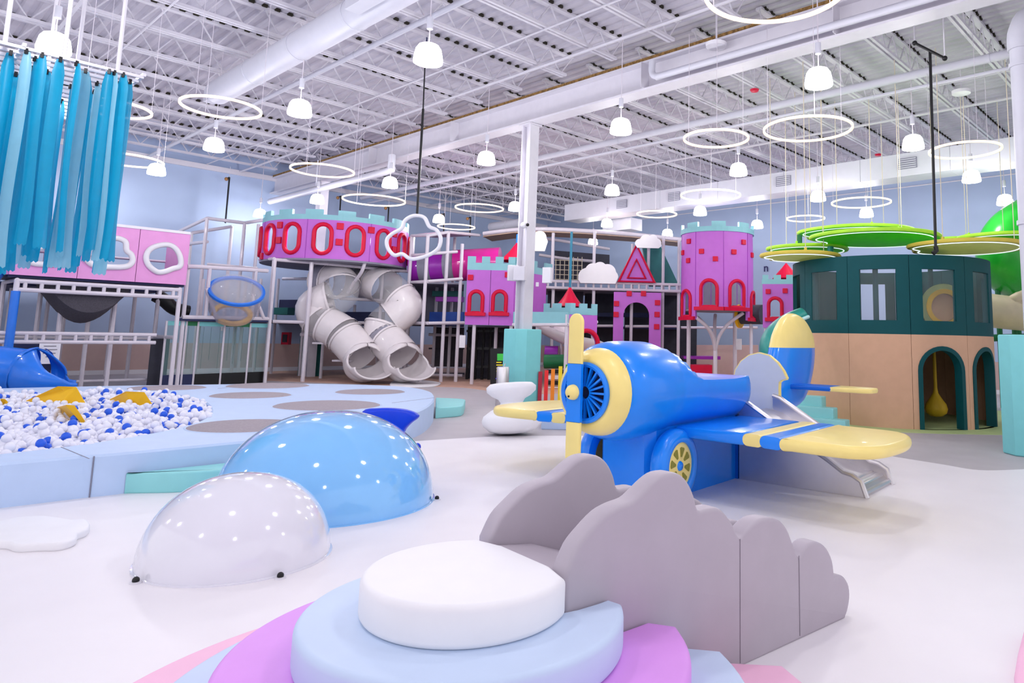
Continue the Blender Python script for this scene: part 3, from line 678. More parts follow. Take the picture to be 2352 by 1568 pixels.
def ring_between(outer, inner, z0, z1, ins):
    # match by angle around the pit centre
    c = sum(inner, Vector()) / len(inner); N = 160
    def hit(poly, a):
        d = Vector((math.cos(a), math.sin(a), 0)); best = None
        for i in range(len(poly)):
            p, q = poly[i] - c, poly[(i + 1) % len(poly)] - c; e = q - p; den = d.x * e.y - d.y * e.x
            if abs(den) < 1e-9: continue
            t = (p.x * e.y - p.y * e.x) / den; u = (p.x * d.y - p.y * d.x) / den
            if t > 0 and -1e-6 <= u <= 1 + 1e-6 and (best is None or t > best): best = t
        return c + d * (best or 1)
    m = MB(); vs = []; fs = []
    angs = sorted([2 * PI * k / N for k in range(N)] + [math.atan2((p - c).y, (p - c).x) % (2 * PI) for p in outer[::2]])
    N = len(angs)
    for a in angs:
        o, i = hit(outer, a), hit(inner, a); d = (o - i).normalized()
        vs += [o + Vector((0, 0, z0)), o + Vector((0, 0, z1 - .02)), o - d * .02 + Vector((0, 0, z1)), i + d * .02 + Vector((0, 0, z1)), i + Vector((0, 0, z1 - .02)), i + Vector((0, 0, z0))]
    for k in range(N):
        l = (k + 1) % N
        for j in range(6): fs.append((k * 6 + j, l * 6 + j, l * 6 + (j + 1) % 6, k * 6 + (j + 1) % 6))
    return m.add(vs, fs), c
mbp, pcen = ring_between(ow, pit, 0, PT, 0)
mbp.build('platform_ring', 'pit_blue', pf, 35)
# seams between the padded sections
for x0, y0, x1, y1, zb in ((205, 1053, 140, 1026, True), (600, 881, 500, 892, False), (998, 913, 900, 925, False)):
    a, b2 = U(x0, y0, PT + .0015), U(x1, y1, PT + .0015); MB().bar(a, b2, .006, .003).build('seam', 'interior_grey', pf)
s0 = U(205, 1143); MB().bar(s0 + Vector((.004, -.004, 0)), s0 + Vector((.004, -.004, PT - .01)), .008).build('seam', 'interior_grey', pf)
MB().prism([p + Vector((0, 0, .0)) for p in pit], (0, 0, .05)).build('pit_floor', 'pit_blue', pf)
for l, r_, y in ((295, 472, 891), (520, 710, 886), (483, 668, 908), (770, 930, 900), (629, 873, 931), (436, 690, 978)):
    a, b2 = U(l, y, PT), U(r_, y, PT); c = (a + b2) / 2; R = (a - b2).length / 2
    t = thing('trampoline_disc', c, {891: 'grey round mat behind the far rim of the ball pit', 886: 'grey round mat at the far platform edge near the glass room', 908: 'grey round mat second from the ball pit rim', 900: 'small grey round mat nearest the white tube slides', 931: 'large grey round mat behind the blue dome', 978: 'nearest grey round mat beside the ball pit'}[y], 'mat', 'grey round mats set in the blue platform')
    MB().lathe([(0, .012), (R - .03, .012), (R, .001)], c, 48).build('mat_surface', 'disc_grey', t, 30)
    MB().lathe([(R, .001), (R + .012, .006), (R + .025, .001)], c, 48).build('edge_trim', 'pit_blue', t, 30)
# aqua steps
def slab(name, pts, h, m, label, cat):
    t = thing(name, sum((V3(p) for p in pts), Vector()) / len(pts), label, cat)
    MB().soft([Vector((p[0], p[1], 0)) for p in pts], (0, 0, h), .018).build('foam_body', m, t, 35); return t
a0 = q1 + dr_ * .235; nn = Vector((dr_.y, -dr_.x, 0))
st = smooth_path([a0 + nn * .02, a0 + nn * .05 + dr_ * .04, a0 + nn * .26 + dr_ * .35, a0 + nn * .36 + dr_ * .75, a0 + nn * .34 + dr_ * 1.1, a0 + nn * .22 + dr_ * 1.38], 4) + [a0 + dr_ * 1.46 + nn * .02]
slab('foam_step', st, .17, 'foam_aqua', 'aqua foam step along the front of the ball pit platform', 'step')
st2 = smooth_path([U(1000, 961), U(1050, 957), U(1063, 953), U(1066, 944), U(1062, 937), U(1000, 934)], 4)
st2 = [p + Vector((0, -.0, 0)) for p in st2]
slab('foam_step', st2, .17, 'foam_aqua', 'small aqua foam step at the right end of the blue platform', 'step')
# yellow foam wedges in the pit
def wedge(px, Y0, lb):
    # px: near-left low edge, ridge left, ridge right, near-right low
    (x0, y0), (x1, y1), (x2, y2), (x3, y3) = px
    a, b2, c, d = U(x0, y0, .37), D(x1, y1, Y0), D(x2, y2, Y0), U(x3, y3, .36)
    back = Vector((-.15, .55, 0))
    z = lambda p, h: Vector((p.x, p.y, h))
    zz = b2.z
    m = MB().hexa([z(a, .1), z(d, .1), z(c, .1) + Vector((.25, .1, 0)), z(b2, .1) + back, z(a, .36), z(d, .36), z(c, zz), z(b2, zz)])
    o = m.build('foam_wedge', 'yellow', bevel=.015); return tag(o, lb, 'foam wedge', 'yellow foam wedges in the ball pit')
wedge([(60, 917), (132, 886), (176, 888), (140, 925)], 9.6, 'largest yellow foam wedge sticking out of the balls')
wedge([(252, 914), (288, 898), (332, 899), (296, 923)], 9.8, 'yellow foam wedge nearest the right end of the ball pit')
wedge([(124, 934), (150, 929), (172, 929), (163, 952)], 7.9, 'small yellow foam wedge half buried among the balls')
wedge([(-30, 920), (-20, 914), (12, 916), (8, 924)], 9.4, 'yellow foam corner cut by the left edge')
# balls
def in_poly(p, poly):
    r = False; n = len(poly)
    for i in range(n):
        a, b2 = poly[i], poly[(i + 1) % n]
        if (a.y > p.y) != (b2.y > p.y) and p.x < (b2.x - a.x) * (p.y - a.y) / (b2.y - a.y) + a.x: r = not r
    return r
BR = .042
def ball_mesh(m):
    mb = MB().sphere((0, 0, 0), BR, 10, 7); me = bpy.data.meshes.new('pit_ball'); me.from_pydata([tuple(v) for v in mb.v], [], mb.f); me.materials.append(MATS[m]); me.shade_smooth(); return me
bm_w, bm_b = ball_mesh('ball_white'), ball_mesh('ball_blue')
xs = [p.x for p in pit]; ys = [p.y for p in pit]; cand = []
yy = min(ys)
row = 0
while yy < max(ys):
    xx = min(xs) + (row % 2) * BR
    while xx < max(xs):
        p = Vector((xx + random.uniform(-.02, .02), yy + random.uniform(-.02, .02), .285 + random.uniform(-.035, .035)))
        if in_poly(p, pit): cand.append(p)
        xx += BR * 1.85
    yy += BR * 1.6; row += 1
for k in range(int(len(cand) * .28)):
    p = random.choice(cand); cand.append(p + Vector((random.uniform(-.04, .04), random.uniform(-.04, .04), .05)))
def vis(p):
    v = p - CO; c = v.dot(_f); x = CXP + FPX * v.dot(CR) / c; return x > -15
cand = [p for p in cand if vis(p)]
cand.sort(key=lambda p: (p - CO).length)
near = cand[:300]; rest = cand[300:]
for p in near:
    isb = random.random() < .13
    o = bpy.data.objects.new('pit_ball', bm_b if isb else bm_w); COL.objects.link(o); o.location = p
    tag(o, 'blue plastic ball near the front rim of the ball pit' if isb else 'white plastic ball near the front rim of the ball pit', 'ball', 'blue balls of the ball pit' if isb else 'white balls of the ball pit')
sb, sw = MB(), MB()
for p in rest: (sb if random.random() < .11 else sw).sphere(p, BR, 8, 6)
tag(sw.build('pit_balls', 'ball_white', None, 80), 'white plastic balls filling the back of the ball pit', 'balls', kind='stuff')
tag(sb.build('pit_balls', 'ball_blue', None, 80), 'blue plastic balls scattered through the back of the ball pit', 'balls', kind='stuff')
# low white cloud pad on the floor
cp_ = [U(x, y, .06) for x, y in ((-40, 1225), (-20, 1200), (30, 1186), (90, 1181), (130, 1184), (165, 1190), (195, 1188), (208, 1200), (200, 1212), (180, 1220), (175, 1232), (140, 1243), (90, 1245), (40, 1247), (15, 1240), (-30, 1240))]
slab('cloud_pad', smooth_path(cp_, 4, True), .055, 'foam_white', 'low white cloud shaped pad on the floor at left', 'floor pad')
# two white spinning top seats
def spinner(c, tilt, dirz, s, lb):
    t = thing('spinning_seat', c, lb, 'spinning chair')
    prof = [(0, 0), (.15, .008), (.26, .04), (.325, .1), (.342, .155), (.32, .21), (.24, .265), (.15, .305), (.125, .345), (.15, .385), (.22, .42), (.275, .47), (.28, .52), (.24, .555), (.15, .56), (.08, .545), (0, .54)]
    m = MB().lathe([(r * s, z * s) for r, z in prof], (0, 0, 0), 48)
    R = Matrix.Translation(c) @ Matrix.Rotation(dirz, 4, 'Z') @ Matrix.Rotation(tilt, 4, 'Y')
    zs = [(R @ Vector(v)).z for v in m.v]; R = Matrix.Translation((0, 0, -min(zs))) @ R
    m.build('seat_shell', 'foam_white', t, 60, R)
spinner(U(1178, 1000), .16, 2.2, 1.24, 'white tilted spinning top seat left of the aeroplane wing')
# ================================================================ PLAY STRUCTURES AT THE BACK
def cyl(c, R):
    def mp(u, v, w):
        a = u / R; r = R - w; return Vector((c[0] + r * math.cos(a), c[1] + r * math.sin(a), v))
    return mp
def flat(o, ux, n):
    o, ux, n = V3(o), V3(ux).normalized(), V3(n).normalized()
    def mp(u, v, w): return o + ux * u - n * w + Vector((0, 0, v))
    return mp
def grid(mp, u0, u1, v0, v1, th, nu=8):
    m = MB(); vs = []; fs = []
    for k in range(nu + 1):
        u = u0 + (u1 - u0) * k / nu
        vs += [mp(u, v0, 0), mp(u, v1, 0), mp(u, v1, th), mp(u, v0, th)]
    for k in range(nu):
        for j in range(4): fs.append((4 * k + j, 4 * k + (j + 1) % 4, 4 * k + 4 + (j + 1) % 4, 4 * k + 4 + j))
    fs += [(3, 2, 1, 0), (4 * nu, 4 * nu + 1, 4 * nu + 2, 4 * nu + 3)]
    return m.add(vs, fs)
def archo(uc, v0, hw, h, n=12): return [(uc - hw, v0), (uc + hw, v0)] + [(uc + hw * math.cos(a), v0 + h - hw + hw * math.sin(a)) for a in [PI * k / n for k in range(n + 1)]]
def dense(poly, mx=.12):
    out = []
    for i in range(len(poly)):
        p, q = poly[i], poly[(i + 1) % len(poly)]; L = math.hypot(q[0] - p[0], q[1] - p[1])
        if L < 1e-6: continue
        k = max(1, int(L / mx))
        out += [(p[0] + (q[0] - p[0]) * j / k, p[1] + (q[1] - p[1]) * j / k) for j in range(k)]
    return out
def stadium(uc, vc, hw, hh, n=10): return arc((uc, vc + hh - hw), hw, 0, PI, n) + arc((uc, vc - hh + hw), hw, PI, 2 * PI, n)
def rim(mp, poly, r, parent, m, w=-.01, name='window_rim', n=8):
    return MB().tube([mp(p[0], p[1], w) for p in dense(poly, .08)], r, n, True).build(name, m, parent, 60)
def brick(mp, u, v, s, parent, th=.05): return grid(mp, u - s / 2, u + s / 2, v - s / 2, v + s / 2, .02, 2).add([], []).build('brick', 'red', parent) if 0 else MB().hexa(
    [mp(u - s / 2, v - s / 2, .02), mp(u + s / 2, v - s / 2, .02), mp(u + s / 2, v - s / 2, -th), mp(u - s / 2, v - s / 2, -th), mp(u - s / 2, v + s / 2, .02), mp(u + s / 2, v + s / 2, .02), mp(u + s / 2, v + s / 2, -th), mp(u - s / 2, v + s / 2, -th)]).build('brick', 'red', parent, None, None, .012)
def battlement(mp, u0, u1, v0, v1, v2, mer, parent, m='seafoam', th=.06, nu=16):
    grid(mp, u0, u1, v0, v1, th, nu).build('parapet', m, parent)
    for a, b in mer: grid(mp, a, b, v1 - .002, v2, th, 4).build('merlon', m, parent)
def posts(parent, lst, r=.045, m='frame_white', name='post'):
    for p in lst: MB().tube([Vector((p[0], p[1], p[2])), Vector((p[0], p[1], p[3]))], r, 8).build(name, m, parent, 40)
def beam(parent, p, q, r=.042, m='frame_white', name='beam'): return MB().tube([p, q], r, 8).build(name, m, parent, 40)
def ladder(parent, p, q, dz, nr, r=.04, m='frame_white'):
    z = Vector((0, 0, dz)); beam(parent, p, q, r, m, 'rail'); beam(parent, p - z, q - z, r, m, 'rail')
    for k in range(nr):
        c = p.lerp(q, (k + .5) / nr); beam(parent, c, c - z, r * .8, m, 'rung')
def px_post(x, y0, y1, Y): a, b = D(x, y0, Y), D(x, y1, Y); return (a.x, a.y, min(a.z, b.z), max(a.z, b.z))
# ---------------------------------------------------------------- pink playhouse on stilts (left)
PRr = D(412, 700, 16.0); nL = -AX
def LP(x, y, off=0.0): return VP(x, y, PRr + nL * off, BX)
def Lu(x, y):
    p = LP(x, y); return (p - PRr).dot(BX), p.z
mpL = flat(Vector((PRr.x, PRr.y, 0)), BX, nL)
pk = thing('pink_playhouse', PRr - BX * 1.5 + AX * .6, 'pink playhouse box with blob shaped windows raised on white posts', 'playhouse')
u0 = Lu(20, 628)[0]; u1 = Lu(431, 600)[0]; us = [u0, Lu(181, 600)[0], Lu(315, 600)[0], u1]
zb, zt = 2.34, 3.5
blob = {0: [(90, 0), (60, .9), (30, 1.0), (0, 1.02), (330, 1.0)], }
def blobpts(cu, cv, ru, rv, seed, n=40):
    rd_ = random.Random(seed); ph = [rd_.uniform(0, 6.28) for _ in range(3)]
    return [(cu + ru * math.cos(a) * (1 + .09 * math.sin(2 * a + ph[0]) + .06 * math.sin(3 * a + ph[1])), cv + rv * math.sin(a) * (1 + .09 * math.sin(2 * a + ph[0]) + .06 * math.sin(3 * a + ph[1]))) for a in [2 * PI * k / n for k in range(n)]]
wpx = [[(285, 860), (340, 880), (480, 885), (600, 870), (640, 830), (630, 780), (560, 740), (430, 730), (320, 760), (280, 810)],
       [(1080, 672), (1120, 700), (1128, 765), (1165, 800), (1178, 850), (1150, 890), (1090, 905), (960, 905), (860, 892), (805, 855), (782, 805), (815, 755), (880, 740), (900, 700), (960, 672), (1020, 662)],
       [(1325, 830), (1345, 775), (1400, 738), (1490, 722), (1555, 742), (1600, 800), (1616, 870), (1600, 908), (1550, 922), (1490, 945), (1430, 952), (1385, 930), (1340, 885)]]
bl = []
for wo in wpx:
    q_ = [Lu(x / 3.92, 380 + y / 3.92) for x, y in wo]; bl.append([(p.x, p.y) for p in smooth_path([(u, v, 0) for u, v in q_], 4, True)])
for i in range(3):
    pan_ = MB().holed(mpL, us[i] + .006, us[i + 1] - .006, zb, zt, bl[i], .08).build('wall_panel', 'pink', pk)
    cu_ = sum(p[0] for p in bl[i]) / len(bl[i]); cv_ = sum(p[1] for p in bl[i]) / len(bl[i])
    MB().tube([mpL(cu_ + (p[0] - cu_) * 1.08, cv_ + (p[1] - cv_) * 1.08, -.02) for p in bl[i]], .06, 8, True).build('window_rim', 'rim_white', pan_, 60)
MB().bar(mpL(u0, zt + .03, .04), mpL(u1, zt + .03, .04), .12, .06).build('top_rail', 'rim_white', pk)
for uu, nm in ((u0, 'end_panel'), (u1, 'end_panel')):
    MB().hexa([mpL(uu - .03, zb, .08), mpL(uu + .03, zb, .08), mpL(uu + .03, zb, 1.5), mpL(uu - .03, zb, 1.5), mpL(uu - .03, zt, .08), mpL(uu + .03, zt, .08), mpL(uu + .03, zt, 1.5), mpL(uu - .03, zt, 1.5)]).build(nm, 'pink', pk)
MB().hexa([mpL(u0, zb - .05, .08), mpL(u1, zb - .05, .08), mpL(u1, zb - .05, 1.5), mpL(u0, zb - .05, 1.5), mpL(u0, zb, .08), mpL(u1, zb, .08), mpL(u1, zb, 1.5), mpL(u0, zb, 1.5)]).build('house_floor', 'navy', pk)
for q in (.25, .5, .8): MB().tube([mpL(u0 + (u1 - u0) * q, zb, 1.5), mpL(u0 + (u1 - u0) * q, zt, 1.5)], .04, 8).build('inner_post', 'frame_white', pk, 40)
MB().tube([mpL(u0, 2.95, 1.5), mpL(u1, 2.95, 1.5)], .03, 8).build('inner_rail', 'frame_white', pk, 40)
pf_ = thing('play_frame', PRr - BX * 1.5, 'white tube frame with ladder beams carrying the pink playhouse', 'play frame')
ul, ur = Lu(40, 640)[0], Lu(414, 660)[0]
fr_posts = []
for u, w in ((ur, 0), (ur, 1.5), (ul, 1.5), (-1.35, 1.5), (-2.25, 1.5), (-1.05, .75), (-2.0, .75)): 
    p = mpL(u, 0, w); fr_posts.append((p.x, p.y, 0, zb - .1))
posts(pf_, fr_posts)
p = mpL(ul, 0, 0); MB().tube([p + Vector((0, 0, 2.02)), p + Vector((0, 0, zb - .1))], .05, 10).build('post', 'frame_white', pf_, 40)
MB().tube([p, p + Vector((0, 0, 2.02))], .075, 12).build('post_sleeve', 'royal', pf_, 40)
ladder(pf_, mpL(ul, zb - .12, 0), mpL(ur, zb - .12, 0), .17, 11, .045); ladder(pf_, mpL(ul - 1.2, 1.2, 0), mpL(ur - .35, 1.2, .1), .17, 14, .04)
beam(pf_, mpL(ul, zb - .1, 0), mpL(ul, zb - .1, 1.5)); beam(pf_, mpL(ur, zb - .1, 0), mpL(ur, zb - .1, 1.5)); beam(pf_, mpL(ur, 1.15, 0), mpL(ur, 1.15, 1.5))
beam(pf_, mpL(ul, .14, 1.5), mpL(ur, .14, 1.5), .03); beam(pf_, mpL(ul, 1.1, 1.5), mpL(ur, 1.1, 1.5), .035)
MB().hexa([mpL(ul - 1.5, 2.2, 1.55), mpL(ur + .1, 2.2, 1.55), mpL(ur + .1, 2.2, 5.6), mpL(ul - 1.5, 2.2, 5.6), mpL(ul - 1.5, 2.26, 1.55), mpL(ur + .1, 2.26, 1.55), mpL(ur + .1, 2.26, 5.6), mpL(ul - 1.5, 2.26, 5.6)]).build('upper_deck', 'navy', pf_)
for u_ in (ul + .4, (ul + ur) / 2, ur): posts(pf_, [(*mpL(u_, 0, 5.4)[:2], 0, 2.2), (*mpL(u_, 0, 3.4)[:2], 0, 2.2)], .045)
# sagging net
nt = MB(); N = 14; uA, uB = Lu(110, 665)[0], Lu(305, 672)[0]; vs = []; fs = []
for i in range(N + 1):
    for j in range(9):
        u = uA + (uB - uA) * i / N; t = i / N; s = j / 8
        z = 2.22 - .8 * math.sin(PI * t) ** .75 * (.72 + .28 * math.sin(PI * s)); vs.append(mpL(u, z, .1 + 1.2 * s))
for i in range(N):
    for j in range(8): fs.append((i * 9 + j, i * 9 + j + 1, (i + 1) * 9 + j + 1, (i + 1) * 9 + j))
k0 = len(vs)
for i in range(N + 1): vs.append(mpL(uA + (uB - uA) * i / N, 2.23, .1))
for i in range(N): fs.append((k0 + i, k0 + i + 1, (i + 1) * 9, i * 9))
tag(nt.add(vs, fs).build('crawl_net', 'net_dark', None, 60), 'dark grey net sagging under the pink playhouse floor', 'net')
sg = thing('rules_sign', LP(113, 812, .1), 'small white notice sheet on the frame below the pink playhouse', 'sign')
mps = flat(LP(113, 812, .12), BX, nL); c = LP(113, 812, .12)
MB().hexa([mps(-.17, -.2, 0), mps(.17, -.2, 0), mps(.17, -.2, .02), mps(-.17, -.2, .02), mps(-.17, .2, 0), mps(.17, .2, 0), mps(.17, .2, .02), mps(-.17, .2, .02)]).build('sheet', 'paper', sg)
for k, wv in enumerate((.1, .12, .1, .05)): MB().bar(mps(-wv, .15 - k * .07, -.004), mps(wv, .15 - k * .07, -.004), .004, .012).build('print_line', 'ink', sg)
# blue tube slide leaving under the playhouse
bs = thing('blue_tube_slide', U(60, 905), 'blue plastic tube slide with flared exit at the left edge', 'slide')
pth = smooth_path([LP(-160, 830, 1.3), LP(-60, 845, 1.5), LP(25, 853, 1.6), LP(72, 858, 1.7)], 5)
MB().tube(pth, .42, 20, False, False).build('tube_body', 'royal', bs, 50)
ex = smooth_path([LP(70, 858, 1.7), LP(86, 862, 1.8), LP(108, 868, 1.9), LP(138, 874, 2.0), LP(176, 878, 2.05)], 4)
vs = []; fs = []; m_ = MB(); n = len(ex)
for i, p in enumerate(ex):
    q = i / (n - 1); d = (ex[min(i + 1, n - 1)] - ex[max(i - 1, 0)]).normalized(); sd_ = Vector((d.y, -d.x, 0)).normalized()
    g_ = max(0, (q - .08) / .92); op = .02 + 1.5 * min(1, g_ * 1.15) ** 1.4; r = .44 * (1 + .15 * math.sin(PI * q)); sq = 1 - .4 * min(1, g_ * 1.5)
    for k in range(21):
        a = PI / 2 + op + (2 * PI - 2 * op) * k / 20; vs.append(Vector((p.x, p.y, p.z)) + sd_ * (r * math.cos(a)) + Vector((0, 0, r * math.sin(a) * sq)))
for i in range(n - 1):
    for k in range(20): fs.append((i * 21 + k, i * 21 + k + 1, (i + 1) * 21 + k + 1, (i + 1) * 21 + k))
vs = [Vector((v.x, v.y, max(v.z, .03))) for v in vs]
o = m_.add(vs, fs).build('exit_flare', 'royal', bs, 60); so = o.modifiers.new('thickness', 'SOLIDIFY'); so.thickness = .035; so.offset = 0
c_ = ex[0]; d_ = (ex[1] - ex[0]).normalized(); MB().tube([c_ - d_ * .03, c_ + d_ * .03], .48, 20, False, False).build('flange', 'royal', bs, 50)
ob = tag(MB().tube(smooth_path([LP(-60, 640, -.3), LP(-20, 590, -.3), LP(0, 590, -.3), LP(16, 600, -.3)], 4), .36, 18).build('blue_barrel', 'royal', None, 50), 'blue plastic barrel end behind the aqua streamers at left edge', 'barrel')
# ---------------------------------------------------------------- middle section: bubble barrel over a glass room
Q0, Q1 = D(425, 700, 16.6), D(614, 700, 18.4); dM = Vector((Q1.x - Q0.x, Q1.y - Q0.y, 0)).normalized(); nM = Vector((dM.y, -dM.x, 0))
if nM.y > 0: nM = -nM
def MP(x, y, off=0.0): return VP(x, y, Q0 + nM * off, dM)
mf = thing('play_frame', MP(520, 880), 'white tube frame around the clear bubble barrel', 'play frame')
def mpost(x, yt, yb, off=0): a = MP(x, 700, off); return (a.x, a.y, max(0, MP(x, yb, off).z), MP(x, yt, off).z)
posts(mf, [mpost(474, 614, 731), mpost(581, 622, 734), mpost(623, 594, 890), mpost(424, 612, 890, -.1), mpost(560, 640, 880, -1.6), mpost(462, 640, 880, -1.6)])
for a, b in (((430, 611), (615, 622)), ((418, 728), (616, 732))): beam(mf, MP(*a), MP(*b), .05)
beam(mf, MP(430, 611, -1.6), MP(615, 622, -1.6), .04); beam(mf, MP(418, 735, -1.6), MP(615, 735, -1.6), .04)
for a, b in (((474, 662), (496, 727)), ((590, 690), (606, 731))): beam(mf, MP(*a, .05), MP(*b, .05), .04, 'frame_white', 'brace')
bbx = thing('bubble_barrel', MP(545, 725), 'clear plastic bubble barrel with bright blue rim', 'bubble window')
cb = MP(544, 668, .3); toC_ = Vector((-cb.x, -cb.y, 0)).normalized(); axn = (toC_ * .6 + Vector((.06, .05, .8))).normalized(); axx = axn.cross(Vector((0, 0, 1))).normalized(); axy = axx.cross(axn).normalized()
Rb = .6; ab_ = (axx, axy, axn)
MB().lathe([(Rb * .92, -.03), (Rb * 1.06, -.03), (Rb * 1.06, .03), (Rb * .92, .03), (Rb * .92, -.03)], cb, 40, ax=ab_).build('rim', 'royal', bbx, 40)
MB().lathe([(Rb, 0), (Rb, -.2), (Rb * .95, -.5), (Rb * .82, -.72)], cb, 36, ax=ab_).build('barrel_shell', 'clear_grey', bbx, 60)
MB().lathe([(Rb * .98 * math.cos(a), Rb * .55 * math.sin(a)) for a in [PI / 2 * k / 8 for k in range(9)]], cb, 36, ax=ab_).build('bubble_cap', 'clear', bbx, 60)
MB().lathe([(Rb * .58, -.74), (Rb * .76, -.74), (Rb * .76, -.66), (Rb * .58, -.66), (Rb * .58, -.74)], cb, 30, ax=ab_).build('inner_ring', 'yellow', bbx, 40)
gr = thing('glass_room', MP(520, 890, -.1), 'clear panel enclosure with aqua top band below the bubble barrel', 'enclosure')
xs_ = [382, 428, 455, 516, 575, 614]
for i in range(5):
    a, b = MP(xs_[i] + 1, 745, -.12), MP(xs_[i + 1] - 1, 745, -.12); z0, z1 = .28, 1.42
    MB().hexa([Vector((a.x, a.y, z0)), Vector((b.x, b.y, z0)), Vector((b.x, b.y + .02, z0)), Vector((a.x, a.y + .02, z0)), Vector((a.x, a.y, z1)), Vector((b.x, b.y, z1)), Vector((b.x, b.y + .02, z1)), Vector((a.x, a.y + .02, z1))]).build('glass_panel', 'glass_teal', gr)
    MB().hexa([Vector((a.x, a.y - .02, z1)), Vector((b.x, b.y - .02, z1)), Vector((b.x, b.y + .04, z1)), Vector((a.x, a.y + .04, z1)), Vector((a.x, a.y - .02, z1 + .1)), Vector((b.x, b.y - .02, z1 + .1)), Vector((b.x, b.y + .04, z1 + .1)), Vector((a.x, a.y + .04, z1 + .1))]).build('top_band', 'green_dark' if i % 2 else 'aqua', gr)
    MB().hexa([Vector((a.x, a.y - .03, .0)), Vector((b.x, b.y - .03, .0)), Vector((b.x, b.y + .05, 0)), Vector((a.x, a.y + .05, 0)), Vector((a.x, a.y - .03, .28)), Vector((b.x, b.y - .03, .28)), Vector((b.x, b.y + .05, .28)), Vector((a.x, a.y + .05, .28))]).build('kick_panel', 'navy' if i < 2 else 'black', gr)
    MB().tube([Vector((a.x, a.y - .01, 0)), Vector((a.x, a.y - .01, z1 + .1))], .025, 6).build('mullion', 'frame_white', gr)
for k in range(10):
    x = 430 + 18 * k + random.uniform(-4, 4); a = MP(x, 800, -.5); MB().tube([Vector((a.x, a.y, .3 + random.uniform(0, .3))), Vector((a.x, a.y, 1.4))], .005, 4).build('hanging_string', 'interior_dark', gr)
MB().hexa([MP(405, 736, .02), MP(615, 740, .02), MP(615, 740, .02) + Vector((-1.6, 4.2, 0)), MP(405, 736, .02) + Vector((-1.6, 4.2, 0)), MP(405, 730, .02), MP(615, 733, .02), MP(615, 733, .02) + Vector((-1.6, 4.2, 0)), MP(405, 730, .02) + Vector((-1.6, 4.2, 0))]).build('roof_deck', 'navy', gr)
# tall open frame behind
tf = thing('play_frame', D(520, 880, 20.5), 'tall open white frame left of the purple window gallery', 'play frame')
posts(tf, [px_post(476, 501, 880, 20.3), px_post(562, 512, 880, 20.8), px_post(533, 520, 760, 21.6), px_post(440, 535, 760, 21.2), px_post(594, 515, 700, 21.4)], .05)
for a, b, Ya, Yb in (((476, 501), (562, 512), 20.3, 20.8), ((562, 512), (606, 505), 20.8, 21.2), ((410, 532), (476, 501), 21.2, 20.3), ((431, 560), (476, 555), 21.2, 20.3), ((533, 520), (440, 535), 21.6, 21.2), ((476, 607), (592, 617), 20.3, 20.8)): beam(tf, D(*a, Ya), D(*b, Yb), .05)
for x0, x1, y0, y1, Y in ((452, 470, 530, 600, 22.0), (430, 450, 540, 600, 22.0)):
    MB().hexa([D(x0, y1, Y), D(x1, y1, Y), D(x1, y1, Y + .04), D(x0, y1, Y + .04), D(x0, y0, Y), D(x1, y0, Y), D(x1, y0, Y + .04), D(x0, y0, Y + .04)]).build('net_panel', 'interior_dark', tf)
# ---------------------------------------------------------------- purple gallery with oval windows
GC, GR = (-8.32, 21.0), 2.05; mg = cyl(GC, GR); rad = math.radians
gl = thing('purple_gallery', Vector((GC[0], GC[1], 0)), 'round purple castle gallery with red rimmed oval windows', 'castle gallery')
wa = [-79 + 23.7 * k for k in range(-3, 5)]
for i, a in enumerate(wa):
    u = GR * rad(a); hw = GR * rad(23.7) / 2
    sta = dense(stadium(u, 3.85, .2, .38), .06)
    pan_ = MB().holed(mg, u - hw, u + hw, 3.31, 4.38, sta, .07, 4).build('wall_panel', 'purple', gl, 20)
    rim(mg, stadium(u, 3.85, .225, .4), .058, pan_, 'red')
    if i % 2 == 1: MB().tube([mg(u - hw, 3.31, -.004), mg(u - hw, 4.38, -.004)], .008, 4).build('panel_seam', 'violet', gl)
for a, v in ((-114.5, 4.22), (-114.5, 3.8), (-67, 4.22), (-67, 3.78), (-43.5, 4.2), (-20, 4.2), (-20, 3.75), (-138, 3.4)): brick(mg, GR * rad(a), v, .18, gl)
battlement(mg, GR * rad(-165), GR * rad(25), 4.38, 4.52, 4.66, [(GR * rad(-165 + 24 * k), GR * rad(-152 + 24 * k)) for k in range(8)], gl, th=.08, nu=40)
MB().lathe([(0, 3.26), (GR, 3.26), (GR, 3.31), (0, 3.31)], (GC[0], GC[1], 0), 40).build('gallery_floor', 'interior_grey', gl)
gf = thing('play_frame', Vector((GC[0], GC[1] - 1.5, 0)), 'white tube frame under the round purple gallery', 'play frame')
for x, Y, yt in ((630, 18.9, 598), (716, 19.2, 602), (755, 20.6, 610), (880, 20.8, 612), (700, 21.5, 700), (640, 22.2, 640), (600, 22.4, 640), (815, 21.6, 700)): 
    q = px_post(x, yt, 900, Y); posts(gf, [(q[0], q[1], 0, q[3])], .055 if Y < 20 else .045)
for a, b, Ya, Yb in (((596, 596), (630, 594), 20.5, 18.9), ((630, 596), (755, 606), 18.9, 19.6), ((755, 606), (945, 624), 19.6, 21.2), ((626, 738), (700, 740), 18.9, 19.3), ((780, 685), (880, 690), 20.6, 20.8), ((780, 740), (880, 742), 20.6, 20.8), ((690, 768), (760, 770), 19.8, 20.4), ((650, 640), (720, 640), 22.2, 21.5)): beam(gf, D(*a, Ya), D(*b, Yb), .045)
MB().tube(smooth_path([D(838, 603, 19.6), D(830, 625, 19.7), D(812, 650, 20.0), D(800, 672, 20.3)], 4), .05, 8).build('curved_brace', 'frame_white', gf, 40)
